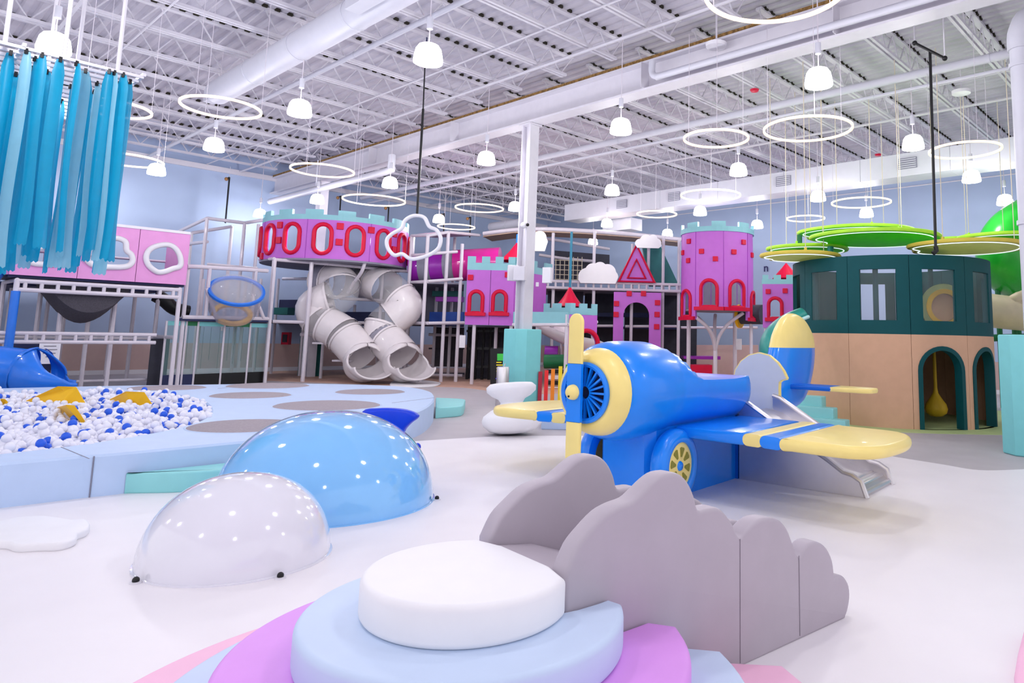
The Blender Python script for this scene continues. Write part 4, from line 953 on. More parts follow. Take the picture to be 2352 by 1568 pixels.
# ---------------------------------------------------------------- two white spiral tube slides
def tube_slide(path, segs, R, lb, exd):
    P = smooth_path([D(*p) for p in path], 6); n = len(P)
    t = thing('spiral_tube_slide', Vector((P[-1].x, P[-1].y, 0)), lb, 'tube slide', 'white spiral tube slides under the purple gallery')
    for f0, f1, m in segs:
        i0, i1 = int(f0 * (n - 1)), int(f1 * (n - 1)); pts = P[i0:i1 + 1]
        if len(pts) < 2: continue
        MB().tube(pts, R if m != 'clear' else R * .985, 22, False, False).build('tube_segment' if m != 'clear' else 'clear_segment', m, t, 50)
        MB().tube([pts[0] - (pts[1] - pts[0]).normalized() * .03, pts[0] + (pts[1] - pts[0]).normalized() * .03], R * 1.05, 22, False, False).build('flange', 'slide_white', t, 50)
    # flared exit trough
    e = P[-1]; ex = smooth_path([e, e + Vector((exd[0] * .22, exd[1] * .3, -.2)), e + Vector((exd[0] * .5, exd[1] * .65, .52 - e.z)), e + Vector((exd[0] * .78, exd[1] * .95, .44 - e.z)), e + Vector((exd[0], exd[1] * 1.2, .46 - e.z))], 5)
    vs = []; fs = []; k_ = len(ex)
    for i, p in enumerate(ex):
        q = i / (k_ - 1); d = (ex[min(i + 1, k_ - 1)] - ex[max(i - 1, 0)]).normalized(); s_ = Vector((d.y, -d.x, 0)).normalized(); up = s_.cross(d).normalized()
        if up.z < 0: up = -up
        g_ = max(0, (q - .12) / .88); op = .02 + 1.52 * min(1, g_ * 2.0) ** .8; r = R * (1 + .1 * math.sin(PI * q) + .12 * max(0, q - .75)); sq = 1 - .42 * min(1, g_ * 1.6)
        for j in range(21):
            a = PI / 2 + op + (2 * PI - 2 * op) * j / 20; vs.append(p + s_ * (r * math.cos(a)) + up * (r * math.sin(a) * sq))
    for i in range(k_ - 1):
        for j in range(20): fs.append((i * 21 + j, i * 21 + j + 1, (i + 1) * 21 + j + 1, (i + 1) * 21 + j))
    z0 = min(v.z for v in vs); vs = [Vector((v.x, v.y, max(v.z, .03))) for v in vs]
    o = MB().add(vs, fs).build('exit_trough', 'slide_white', t, 60)
    so = o.modifiers.new('thickness', 'SOLIDIFY'); so.thickness = .04; so.offset = 0
    return t
tube_slide([(738, 645, 20.45), (762, 645, 20.3), (783, 652, 20.1), (778, 680, 19.9), (745, 692, 19.8), (722, 708, 19.8), (738, 738, 19.7), (780, 762, 19.6), (808, 790, 19.45), (834, 818, 19.3)],
           [(0, .12, 'clear_grey'), (.12, .25, 'slide_white'), (.25, .42, 'clear'), (.42, .66, 'slide_white'), (.66, .72, 'clear'), (.72, .8, 'slide_white'), (.8, .85, 'clear'), (.85, 1, 'slide_white')], .5, 'left of the two white spiral tube slides', (.62, -.7))
tube_slide([(835, 648, 21.4), (862, 650, 20.8), (888, 660, 20.4), (915, 682, 20.2), (930, 705, 20.1), (905, 728, 20.0), (880, 748, 19.9), (882, 772, 19.8), (902, 795, 19.6), (922, 818, 19.45)],
           [(0, .13, 'slide_white'), (.13, .24, 'slide_white'), (.24, .36, 'clear'), (.36, .58, 'slide_white'), (.58, .68, 'clear'), (.68, .79, 'slide_white'), (.79, .84, 'clear_grey'), (.84, 1, 'slide_white')], .5, 'right of the two white spiral tube slides', (.68, -.7))
lm = smooth_path([U(x, y) for x, y in ((905, 876), (960, 874), (1010, 880), (1000, 888), (960, 890), (900, 890))], 4, True)
slab('landing_mat', lm, .03, 'foam_white', 'flat white landing mat in front of the tube slides', 'mat')
for x, y, nm in ((743, 788, 'left'), (788, 828, 'lower')):
    p = D(x, y, 19.6); tag(MB().box(p, (.5, .35, .05), .1).build('bracket_shelf', 'frame_white', bevel=.01), 'small pale bracket shelf by the ' + nm + ' part of the left tube slide', 'bracket')
# ---------------------------------------------------------------- centre frames behind
cf = thing('play_frame', D(1005, 880, 20.2), 'white tube frame tower between tube slides and purple castle house', 'play frame')
for x, Y, yt in ((983, 19.8, 541), (1030, 20.2, 533), (1062, 20.4, 560), (946, 20.6, 541), (1010, 22.5, 545), (1045, 22.5, 545), (950, 22.5, 545)):
    q = px_post(x, yt, 900, Y); posts(cf, [(q[0], q[1], 0, q[3])], .05)
for a, b, Ya, Yb in (((946, 541), (983, 540), 20.6, 19.8), ((983, 541), (1030, 533), 19.8, 20.2), ((1030, 533), (1100, 540), 20.2, 22), ((946, 648), (983, 646), 20.6, 19.8), ((983, 646), (1062, 640), 19.8, 20.4), ((940, 742), (983, 742), 20.6, 19.8), ((983, 742), (1066, 741), 19.8, 20.4), ((946, 586), (983, 584), 20.6, 19.8), ((983, 583), (1050, 578), 19.8, 20.4), ((985, 768), (1062, 770), 22.5, 22.5), ((950, 860), (1062, 862), 21.5, 21.5)): beam(cf, D(*a, Ya), D(*b, Yb), .045)
MB().hexa([D(948, 541, 20.6), D(1030, 533, 20.2), D(1105, 541, 23), D(1000, 546, 23), D(948, 538, 20.6), D(1030, 530, 20.2), D(1105, 538, 23), D(1000, 543, 23)]).build('top_canopy', 'canopy_pink', cf) if 'canopy_pink' in MATS else None
mt = thing('crawl_tube', D(1010, 610, 21), 'violet and magenta crawl tube behind the white frame tower', 'crawl tube')
for x0, x1, m, rr in ((945, 966, 'violet', .42), (966, 992, 'interior_grey', .44), (992, 1022, 'violet', .42), (1022, 1046, 'interior_grey', .44), (1046, 1150, 'magenta', .48)):
    a, b = D(x0, 616 - (x0 - 945) * .06, 21.2), D(x1, 616 - (x1 - 945) * .06, 21.2); MB().tube([a, b], rr, 20).build('tube_section', m, mt, 50)
# ---------------------------------------------------------------- purple castle house with battlement (left of the middle column)
ch0, ch1 = D(1067, 745, 19.5), D(1178, 745, 19.5); ch2 = D(1252, 735, 21.0); ch3 = D(1100, 735, 22.2)
zf0, zf1 = ch0.z, D(1071, 619, 19.5).z
ch = thing('castle_house', Vector((-3.5, 20.3, 0)), 'purple castle house with two arched red windows and battlement', 'castle house')
def face(p, q):
    u = Vector((q.x - p.x, q.y - p.y, 0)); L = u.length; n = Vector((u.y, -u.x, 0)).normalized()
    return flat(Vector((p.x, p.y, 0)), u, n), L
mf1, L1 = face(ch0, ch1); mf2, L2 = face(ch1, ch2)
for k, xc in ((0, 1093), (1, 1147)):
    uc = (D(xc, 700, 19.5) - ch0).length * L1 / (ch1 - ch0).length if 0 else (D(xc, 700, 19.5).x - ch0.x)
    z0 = D(xc, 717, 19.5).z; z1 = D(xc, 672, 19.5).z
    ar = archo(uc, z0, .15, z1 - z0)
    pan_ = MB().holed(mf1, k * L1 / 2 + .006, (k + 1) * L1 / 2 - .006, zf0, zf1, dense(ar, .1), .08).build('wall_panel', 'purple', ch)
    rim(mf1, archo(uc, z0 - .02, .18, z1 - z0 + .06), .055, pan_, 'red')
    MB().hexa([mf1(uc - .28, z0 - .1, .02), mf1(uc + .28, z0 - .1, .02), mf1(uc + .28, z0 - .1, -.09), mf1(uc - .28, z0 - .1, -.09), mf1(uc - .28, z0 + .0, .02), mf1(uc + .28, z0 + .0, .02), mf1(uc + .28, z0 + .0, -.09), mf1(uc - .28, z0 + .0, -.09)]).build('window_sill', 'red', pan_, bevel=.015)
grid(mf2, .006, L2, zf0 + .12, zf1, .08, 3).build('wall_panel', 'purple', ch)
uw = L2 * .38; rim(mf2, archo(uw, zf0 + .45, .14, .62), .055, ch, 'red')
for x, y in ((1081, 637), (1166, 631)): brick(mf1, D(x, y, 19.5).x - ch0.x, D(x, y, 19.5).z, .15, ch)
battlement(mf1, 0, L1, zf1, zf1 + .2, zf1 + .38, [(0, .22), (.4, .62), (.78, 1.0), (1.14, L1)], ch); battlement(mf2, 0, L2, zf1, zf1 + .2, zf1 + .38, [(.05, .4), (.8, 1.15), (1.6, 2.0)], ch)
def cone(c, R, z0, z1, m, parent, name='cone_roof', n=24, flare=0.0):
    prof = [(R, z0), (R * .72, z0 + (z1 - z0) * .2), (R * .42, z0 + (z1 - z0) * .5), (R * .18, z0 + (z1 - z0) * .8), (.01, z1)] if flare else [(R, z0), (.01, z1)]
    prof = [(R - .03, z0), *prof]
    return MB().lathe(prof, (c[0], c[1], 0), n).build(name, m, parent, 40)
rc = D(1186, 600, 20.8); cone(rc, .52, rc.z, D(1184, 556, 20.8).z, 'red', ch, flare=1)
MB().tube([Vector((rc.x, rc.y, D(1184, 558, 20.8).z)), Vector((rc.x, rc.y, D(1184, 538, 20.8).z))], .03, 6).build('flag_pole', 'royal', ch)
posts(ch, [(ch0.x + .25, ch0.y + .1, 0, ch0.z), (ch1.x - .06, ch1.y + .1, 0, ch0.z), (D(1140, 745, 20.8).x, 20.8, 0, ch0.z)], .05)
pb = D(1062, 784, 19.4); tag(MB().box(pb, (.16, .06, .34), 0).build('notice_board', 'paper', bevel=.006), 'white notice plate on a post below the purple castle house', 'sign')
# ---------------------------------------------------------------- low battlement wall, red cone and doorway
lw = thing('castle_gatehouse', D(1290, 880, 18.6), 'seafoam battlement walkway with red cone roof and purple doorway', 'castle gatehouse')
a0_, a1_, a2_ = D(1178, 742, 19.0), D(1304, 742, 18.2), D(1372, 722, 18.9)
g1, l1 = face(a0_, a1_); g2, l2 = face(D(1248, 722, 19.2), D(1310, 722, 18.5)); g3, l3 = face(D(1310, 722, 18.5), a2_)
zl = D(1240, 742, 18.6).z; zl2 = D(1240, 716, 18.6).z
battlement(g1, 0, l1, zl, zl2, zl2 + .0, [], lw); zu0, zu1 = zl2 - .05, D(1310, 706, 18.5).z
for gg, ll in ((g2, l2), (g3, l3)): battlement(gg, 0, ll, zu0, zu1, zu1 + .12, [(0, ll * .18), (ll * .34, ll * .62), (ll * .8, ll)], lw)
beam(lw, a0_ - Vector((0, 0, .04)), a1_ - Vector((0, 0, .04)), .045); beam(lw, a1_ - Vector((0, 0, .04)), a2_ - Vector((0, 0, .2)), .045)
cc_ = D(1308, 702, 19.2); cone(cc_, .4, cc_.z - .02, D(1308, 657, 19.2).z, 'red', lw, flare=1)
MB().tube([Vector((cc_.x, cc_.y, D(1308, 660, 19.2).z)), Vector((cc_.x, cc_.y, D(1308, 532, 19.2).z))], .035, 8).build('banner_pole', 'teal_pole', lw, 40) if 'teal_pole' in MATS else None
d0, d1 = D(1307, 722, 18.25), D(1372, 722, 18.6); gd, ld = face(d0, d1); zd0, zd1 = 0, d0.z
ard = archo(ld * .62, .02, .3, 1.45)
MB().holed(gd, 0, ld, 0, zd1, dense(ard, .12), .1).build('doorway_panel', 'purple', lw)
MB().tube([gd(p[0], p[1], -.02) for p in dense(archo(ld * .62, .02, .33, 1.5)[1:] + [(ld * .62 - .33, .02)], .1)], .06, 8).build('door_arch', 'red', lw, 50)
brick(gd, .17, D(1316, 737, 18.3).z, .15, lw)
posts(lw, [(d0.x - .05, d0.y, 0, zd1), (a0_.x + .1, a0_.y, 0, zl), (D(1235, 740, 18.8).x, 18.8, 0, zl)], .05)
MB().hexa([D(1296, 895, 18.4), D(1340, 893, 18.4), D(1345, 880, 19.6), D(1296, 882, 19.6), D(1296, 848, 18.4), D(1340, 848, 18.4), D(1345, 848, 19.6), D(1296, 848, 19.6)]).build('step_box', 'red', lw)
for k in range(4):
    p, q = D(1256, 853 + k * 13, 18.9), D(1297, 853 + k * 13, 18.9); MB().bar(p, q, .06, .1).build('stripe_bar', 'black' if k % 2 == 0 else 'foam_white', lw)
cs2 = thing('curved_slide', D(1290, 880, 20), 'pale curved slide winding down behind the gatehouse', 'slide')
pthc = smooth_path([D(1252, 752, 20.6), D(1290, 772, 20.2), D(1330, 790, 20.0), D(1370, 805, 20.4), D(1400, 840, 20.8)], 6)
vs = []; fs = []
for i, p in enumerate(pthc):
    d = (pthc[min(i + 1, len(pthc) - 1)] - pthc[max(i - 1, 0)]).normalized(); s_ = Vector((d.y, -d.x, 0)).normalized()
    for j in range(9):
        a = PI + PI * j / 8; vs.append(p + s_ * (.4 * math.cos(a)) + Vector((0, 0, .4 * math.sin(a) + .2)))
for i in range(len(pthc) - 1):
    for j in range(8): fs.append((i * 9 + j, i * 9 + j + 1, i * 9 + j + 10, i * 9 + j + 9))
o = MB().add(vs, fs).build('slide_trough', 'slide_white', cs2, 60); so = o.modifiers.new('thickness', 'SOLIDIFY'); so.thickness = .04
posts(cs2, [(pthc[6].x, pthc[6].y, 0, pthc[6].z), (pthc[20].x, pthc[20].y, 0, pthc[20].z - .1)], .04)
for x0, x1, y, Y, r, m, lb in ((1250, 1298, 830, 19.4, .19, 'green_dark', 'dark teal padded roller below the curved slide'), (1252, 1282, 812, 20.2, .22, 'violet', 'dark violet padded roller above the teal one'), (700, 716, 690, 21.8, .2, 'violet', 'violet padded roller left of the tube slides')):
    tag(MB().tube([D(x0, y, Y), D(x1, y, Y)], r, 16).build('padded_roller', m, None, 50), lb, 'roller')
# ---------------------------------------------------------------- upper bridge, clouds, tent and net
ub = thing('play_frame', D(1400, 880, 22), 'white upper bridge frame with ladder beam behind the aeroplane', 'play frame')
ladder(ub, D(1250, 645, 21.8), D(1564, 654, 21.8), .2, 18, .045)
for x, yt, yb in ((1271, 535, 648), (1366, 531, 648), (1453, 560, 900), (1490, 560, 650), (1524, 545, 900), (1364, 660, 900), (1271, 660, 900), (1560, 550, 900)):
    q = px_post(x, yt, yb, 21.95); posts(ub, [(q[0], q[1], max(0, q[2]) if yb < 800 else 0, q[3])], .05)
MB().tube(smooth_path([D(1110, 537, 22.4), D(1180, 528, 22.3), D(1250, 526, 22.2), D(1340, 530, 22.2), D(1450, 538, 22.4), D(1565, 550, 22.8)], 5), .07, 10).build('top_rail', 'frame_white', ub, 40)
MB().tube(smooth_path([D(1110, 542, 23.4), D(1250, 548, 23.8), D(1340, 562, 24), D(1400, 572, 24.2)], 5), .05, 8).build('back_rail', 'frame_white', ub, 40)
MB().tube(smooth_path([D(1238, 585, 23.8), D(1300, 594, 24), D(1364, 600, 24.2)], 5), .05, 8).build('back_rail', 'frame_white', ub, 40)
for a, b in (((1340, 748), (1408, 748)), ((1490, 749), (1560, 749)), ((1436, 749), (1490, 749)), ((1564, 752), (1740, 752))): beam(ub, D(*a, 22.2), D(*b, 22.2), .04)
tents = {}
for k, (x0, x1, y0, y1, Ya, Yb) in enumerate(((1110, 1180, 538, 529, 22.4, 22.3), (1180, 1250, 529, 527, 22.3, 22.2), (1250, 1340, 527, 531, 22.2, 22.2), (1340, 1450, 531, 539, 22.2, 22.4), (1450, 1560, 539, 551, 22.4, 22.8))):
    a, b = D(x0, y0 + 2, Ya), D(x1, y1 + 2, Yb); w_ = Vector((.1, 1.1, 0)); h_ = Vector((0, 0, .05))
    MB().hexa([a - h_, b - h_, b + w_ - h_, a + w_ - h_, a + h_, b + h_, b + w_ + h_, a + w_ + h_]).build('roof_panel', 'roof_tan', ub)
bn = thing('rope_net', D(1306, 640, 24), 'tan rope climbing net behind the upper bridge', 'net')
for k in range(7): MB().tube([D(1277 + 10 * k, 590, 24), D(1276 + 10 * k, 642, 24)], .015, 5).build('rope', 'rope', bn)
for k in range(5): MB().tube([D(1274, 597 + 11 * k, 24), D(1338, 599 + 11 * k, 24)], .015, 5).build('rope', 'rope', bn)
MB().hexa([D(1274, 643, 24.6), D(1400, 643, 24.6), D(1400, 643, 24.7), D(1274, 643, 24.7), D(1274, 575, 24.6), D(1400, 585, 24.6), D(1400, 585, 24.7), D(1274, 575, 24.7)]).build('net_backing', 'interior_dark', bn)
def cloud(px_c, Y, lb, th=.07):
    cs_ = [(D(x, y, Y), r * Y / FPX) for x, y, r in px_c]
    ux = Vector((1, 0, 0)); base = min(c.z for c, r in cs_) - .0
    pts = bumps([(c.x, c.z, r) for c, r in cs_], min(c.z - r * .35 for c, r in cs_))
    zb_ = min(c.z - r * .75 for c, r in cs_); x0 = pts[0][0]; x1 = pts[-1][0]
    ol = [Vector((x, Y, z)) for x, z in pts] + [Vector((x1 - .08, Y, zb_)), Vector((x0 + .08, Y, zb_))]
    o = MB().prism(ol, (0, th, 0)).build('cloud_cutout', 'foam_white', None, None, None); return tag(o, lb, 'cloud panel', 'white cloud cutouts on the bridge')
cloud([(1348, 635, 20), (1362, 622, 18), (1378, 617, 16), (1395, 626, 20), (1404, 636, 16)], 21.6, 'large white cloud cutout on the upper bridge rail')
cloud([(1470, 560, 12), (1484, 552, 14), (1500, 548, 10), (1508, 558, 11)], 21.5, 'white cloud cutout above the purple triangle')
cloud([(1232, 560, 12), (1240, 545, 15), (1247, 555, 11), (1240, 566, 14)], 20.5, 'white cloud cutout half hidden by the middle column')
tt = thing('triangle_tent', D(1462, 650, 21.75), 'purple triangle panel with red border beside the teal tent', 'tent')
T3 = [D(1462, 562, 21.7), D(1421, 646, 21.7), D(1503, 648, 21.7)]; cT = (T3[0] + T3[1] + T3[2]) / 3
MB().prism(T3, (0, .06, 0)).build('tent_panel', 'purple', tt); MB().tube([p + Vector((0, -.03, 0)) for p in T3], .06, 8, True).build('border', 'red', tt, 30); MB().tube([cT + (p - cT) * .5 + Vector((0, -.05, -.08)) for p in T3], .045, 8, True).build('inner_border', 'red', tt, 30)
tc_ = thing('teal_tent', D(1520, 650, 22.6), 'dark teal cone tent on the upper bridge', 'tent')
tp_ = [D(1476, 567, 22.5), D(1518, 567, 22.5), D(1558, 652, 22.3), D(1495, 652, 22.0)]
MB().hexa([tp_[3], tp_[2], tp_[2] + Vector((0, 1.2, 0)), tp_[3] + Vector((0, 1.2, 0)), tp_[0], tp_[1], tp_[1] + Vector((0, .4, 0)), tp_[0] + Vector((0, .4, 0))]).build('tent_cloth', 'tent_teal', tc_) if 'tent_teal' in MATS else None
# ---------------------------------------------------------------- purple arch gate
ag = thing('arch_gate', D(1465, 880, 22), 'purple archway with red brick blocks behind the aeroplane', 'archway')
q0_, q1_ = D(1410, 670, 21.6), D(1519, 672, 21.6); mA, LA_ = face(q0_, q1_); uc = D(1462, 700, 21.6).x - q0_.x; hw_ = 29.5 * 21.6 / FPX
MB().holed(mA, 0, LA_, 0, q0_.z, dense(archo(uc, .0001, hw_, D(1462, 694, 21.6).z), .12), .14).build('arch_panel', 'purple', ag)
for x, y in ((1416, 697), (1415, 722), (1510, 695), (1509, 722), (1508, 750), (1445, 674), (1478, 674)): brick(mA, D(x, y, 21.6).x - q0_.x, D(x, y, 21.6).z, .16, ag)
# ---------------------------------------------------------------- purple round tower
TC, TR = (3.05, 20.5), 1.04; mT = cyl(TC, TR)
tw_ = thing('castle_tower', Vector((TC[0], TC[1], 0)), 'tall purple castle tower with seafoam battlement on curved legs', 'castle tower')
for k in range(8):
    a = -111 + 45 * k; u = TR * rad(a); hw = TR * rad(22.5); low = (k == 7)
    zb2 = 1.97 if low or k == 2 else 2.24
    if k in (7, 0, 1, 2):
        pan_ = MB().holed(mT, u - hw + .004, u + hw - .004, zb2 - .06, 4.38, dense(archo(u, zb2 + .04, .19, .66), .08), .07, 4).build('wall_panel', 'purple', tw_, 20)
        rim(mT, archo(u, zb2 + .02, .23, .74), .05, pan_, 'red'); grid(mT, u - hw * .98, u + hw * .98, zb2 - .08, zb2 + .02, -.09, 6).build('window_sill', 'red', pan_)
    else: grid(mT, u - hw, u + hw, 3.15, 4.38, .07, 6).build('wall_panel', 'purple', tw_, 20)
    MB().tube([mT(u - hw, 2.3, -.004), mT(u - hw, 4.38, -.004)], .008, 4).build('panel_seam', 'violet', tw_)
for a, v in ((-148, 4.13), (-122.7, 3.81), (-149, 3.58), (-101, 3.59), (-72.4, 3.8), (-54, 4.1), (-168, 3.84), (-28, 3.78)): brick(mT, TR * rad(a), v, .14, tw_)
battlement(cyl(TC, TR + .03), TR * rad(-200), TR * rad(155), 4.38, 4.52, 4.66, [(TR * rad(-200 + 45 * k), TR * rad(-178 + 45 * k)) for k in range(8)], tw_, th=.08, nu=40)
MB().lathe([(0, 2.16), (TR - .08, 2.16), (TR - .08, 2.2), (0, 2.2)], (TC[0], TC[1], 0), 32).build('tower_floor', 'interior_grey', tw_)
jn = D(1643, 790, 20.4)
for x, y, Y in ((1600, 730, 19.8), (1708, 718, 19.9), (1643, 722, 21.0), (1602, 728, 21.2)):
    p = D(x, y, Y); MB().tube(smooth_path([p, p.lerp(jn, .35) + Vector(((jn.x - p.x) * .2, 0, -.0)), p.lerp(jn, .7) + Vector(((jn.x - p.x) * .18, 0, -.05)), jn + Vector((0, 0, -.2))], 5), .05, 8).build('curved_leg', 'frame_white', tw_, 40)
posts(tw_, [(jn.x, jn.y, 0, jn.z - .1), (D(1582, 740, 20.8).x, 20.8, 0, 2.0), (D(1688, 740, 21.2).x, 21.2, 0, 2.2)], .06)
# ---------------------------------------------------------------- small tower with red roof
s0_, s1_, s2_ = D(1752, 752, 17.6), D(1822, 752, 17.4), D(1842, 752, 18.6)
stw = thing('small_tower', Vector((s1_.x, s1_.y + .5, 0)), 'small purple tower with red cone roof left of the teal hut', 'castle tower')
z1_ = D(1780, 652, 17.5).z; m1, lA = face(s0_, s1_); m2, lB = face(s1_, s2_)
uc = D(1782, 700, 17.5).x - s0_.x; zz0 = D(1782, 729, 17.5).z; zz1 = D(1782, 688, 17.5).z
pan_ = MB().holed(m1, 0, lA, s0_.z, z1_, dense(archo(uc, zz0, .13, zz1 - zz0), .1), .08).build('wall_panel', 'purple', stw); grid(m2, .01, lB, s0_.z, z1_, .08, 2).build('wall_panel', 'purple', stw)
rim(m1, archo(uc, zz0 - .02, .16, zz1 - zz0 + .06), .045, pan_, 'red'); MB().bar(m1(uc - .25, zz0 - .05, -.04), m1(uc + .25, zz0 - .05, -.04), .08, .09).build('window_sill', 'red', pan_)
for x, y in ((1766, 669), (1804, 668)): brick(m1, D(x, y, 17.5).x - s0_.x, D(x, y, 17.5).z, .12, stw)
battlement(m1, -.02, lA, z1_, z1_ + .12, z1_ + .23, [(0, .14), (.27, .45), (.58, lA)], stw); battlement(m2, 0, lB, z1_, z1_ + .12, z1_ + .23, [(0, .2), (.7, 1.0)], stw)
rc2 = D(1806, 640, 18.3); cone(rc2, .36, rc2.z, D(1806, 604, 18.3).z, 'red', stw)
posts(stw, [(s0_.x + .1, s0_.y + .1, 0, s0_.z), (s1_.x + .03, s1_.y + .05, 0, z1_)], .05)

bx_ = thing('dark_partition', LP(75, 880, -.9), 'dark navy partition below the pink playhouse behind the notice sheet', 'partition')
p, q = LP(20, 800, -1.0), LP(118, 800, -1.0); MB().hexa([Vector((p.x, p.y, 0)), Vector((q.x, q.y, 0)), Vector((q.x, q.y + .06, 0)), Vector((p.x, p.y + .06, 0)), Vector((p.x, p.y, 1.05)), Vector((q.x, q.y, 1.05)), Vector((q.x, q.y + .06, 1.05)), Vector((p.x, p.y + .06, 1.05))]).build('panel_board', 'navy', bx_)
p, q = LP(345, 800, -1.3), LP(385, 800, -1.3); tag(MB().hexa([Vector((p.x, p.y, 0)), Vector((q.x, q.y, 0)), Vector((q.x, q.y + .06, 0)), Vector((p.x, p.y + .06, 0)), Vector((p.x, p.y, 1.1)), Vector((q.x, q.y, 1.1)), Vector((q.x, q.y + .06, 1.1)), Vector((p.x, p.y + .06, 1.1))]).build('partition', 'interior_dark', None), 'dark partition right of the pink playhouse posts', 'partition')
tag(MB().tube(smooth_path([LP(358, 678, -1.6), LP(378, 690, -1.6), LP(400, 708, -1.6), LP(432, 716, -1.6)], 4), .16, 12).build('black_chute', 'black', None, 50), 'black curved chute behind the right end of the pink playhouse', 'slide')

def deck(parent, x0, x1, y, Y0, Y1, m='navy'):
    a, b = D(x0, y, Y0), D(x1, y, Y0); z = (a.z + b.z) / 2; k = Y1 / Y0
    MB().hexa([Vector((a.x, Y0, z - .05)), Vector((b.x, Y0, z - .05)), Vector((b.x * k, Y1, z - .05)), Vector((a.x * k, Y1, z - .05)), Vector((a.x, Y0, z)), Vector((b.x, Y0, z)), Vector((b.x * k, Y1, z)), Vector((a.x * k, Y1, z))]).build('deck_board', m, parent)
deck(cf, 946, 1066, 743, 20.7, 25.5); deck(cf, 946, 1066, 648, 20.9, 25.5, 'interior_grey'); deck(gf, 640, 880, 741, 20.9, 24.5); deck(ub, 1252, 1562, 662, 22.0, 25.5, 'interior_grey'); deck(ub, 1345, 1562, 750, 22.4, 26)
deck(cf, 1075, 1245, 748, 20.4, 26, 'interior_dark')
# ================================================================ TEAL AND TAN ROUND HUT
HCc, HR = (5.25, 13.4), 1.75; mH = cyl(HCc, HR)
hut = thing('round_hut', Vector((HCc[0], HCc[1], 0)), 'large round hut, dark teal windowed top over tan lower wall', 'play hut')
STEP = 360 / 11
for k in range(11):
    a = -83.8 + STEP * k
    if a > 180: a -= 360
    u = HR * rad(a); hw = HR * rad(STEP / 2); front = k in (0, 1, 9, 10)
    wdw = k in (0, 1, 2, 8, 9, 10, 5)
    if wdw:
        hwid = HR * rad(9.6); rc_ = dense([(u - hwid, 1.76), (u + hwid, 1.76), (u + hwid, 2.62), (u - hwid, 2.62)], .08)
        pan_ = MB().holed(mH, u - hw + .004, u + hw - .004, 1.53, 2.86, rc_, .07, 4).build('upper_panel', 'hut_teal', hut, 20)
        if front: grid(mH, u - hwid, u + hwid, 1.76, 2.62, .012, 6).build('window_pane', 'pane', pan_, 20).location += Vector((0, .03, 0))
    else: grid(mH, u - hw + .004, u + hw - .004, 1.53, 2.86, .07, 8).build('upper_panel', 'hut_teal', hut, 20)
    if k in (0, 1):
        hd = HR * rad(12.2); dr = archo(u, .004, hd, 1.31, 16)
        pan_ = MB().holed(mH, u - hw + .003, u + hw - .003, 0, 1.53, dense(dr, .08), .07, 4).build('lower_panel', 'hut_tan', hut, 20)
        pts_ = dense([(u + hd, .0)] + [p for p in archo(u, .004, hd, 1.31, 16)[2:]] + [(u - hd, .0)], .08)
        pts_ = [p for p in pts_ if not (abs(p[1]) < .003 and abs(p[0] - u) < hd - .01)]
        vs = []; fs = []
        cu, cv = u, 1.31 - hd
        for p in pts_:
            dx, dy = (p[0] - cu), max(0, p[1] - cv); L = math.hypot(dx, dy) or 1; ox, oy = dx / L * .035, dy / L * .035
            vs += [mH(p[0] - ox, p[1] - oy, -.02), mH(p[0] + ox, p[1] + oy, -.02), mH(p[0] + ox, p[1] + oy, .14), mH(p[0] - ox, p[1] - oy, .14)]
        for i in range(len(pts_) - 1):
            for j in range(4): fs.append((4 * i + j, 4 * i + (j + 1) % 4, 4 * i + 4 + (j + 1) % 4, 4 * i + 4 + j))
        MB().add(vs, fs).build('door_frame', 'hut_teal', pan_, 40)
    else: grid(mH, u - hw + .003, u + hw - .003, 0, 1.53, .07, 8).build('lower_panel', 'hut_tan', hut, 20)
MB().lathe([(0, 1.47), (HR - .08, 1.47), (HR - .08, 1.52), (0, 1.52)], (HCc[0], HCc[1], 0), 40).build('upper_floor', 'interior_dark', hut)
for a in (30, 100, 170, 240): MB().tube([Vector((HCc[0] + 1.3 * math.cos(rad(a)), HCc[1] + 1.3 * math.sin(rad(a)), 1.52)), Vector((HCc[0] + 1.3 * math.cos(rad(a)), HCc[1] + 1.3 * math.sin(rad(a)), 2.86))], .05, 8).build('inner_post', 'hut_teal', hut, 40)
po = thing('porthole_ring', D(2166, 720, 13.6), 'tan panel with yellow porthole ring inside the hut window', 'porthole')
cpo = D(2168, 706, 13.7); axo = (Vector((1, 0, 0)), Vector((0, 0, 1)), Vector((0, -1, 0)))
MB().lathe([(.27, 0), (.27, .06), (.36, .06), (.36, 0)], cpo, 32, ax=axo).build('ring', 'yellow', po, 40); MB().lathe([(.36, .0), (.36, .04), (.46, .04), (.46, 0)], cpo, 32, ax=axo).build('surround', 'leaf_olive', po, 40); MB().lathe([(0, -.02), (.27, -.02)], cpo, 32, ax=axo).build('backing', 'hut_tan', po)
MB().box(Vector((cpo.x, cpo.y, (1.52 + cpo.z - .44) / 2)), (.1, .06, max(.04, cpo.z - .44 - 1.52))).build('stand', 'hut_tan', po)
# yellow hanging bag in the doorway
bg_ = thing('hanging_bag', D(2151, 960, 12.6), 'yellow teardrop swing bag hanging inside the hut doorway', 'swing bag')
b0 = D(2151, 957, 12.6); z0 = b0.z
MB().lathe([(0.001, 0), (.1, .015), (.17, .07), (.19, .14), (.17, .22), (.1, .32), (.045, .41), (.03, .5), (.028, .8), (.025, 1.42 - z0)], b0, 24).build('bag', 'bag_yellow', bg_, 60)
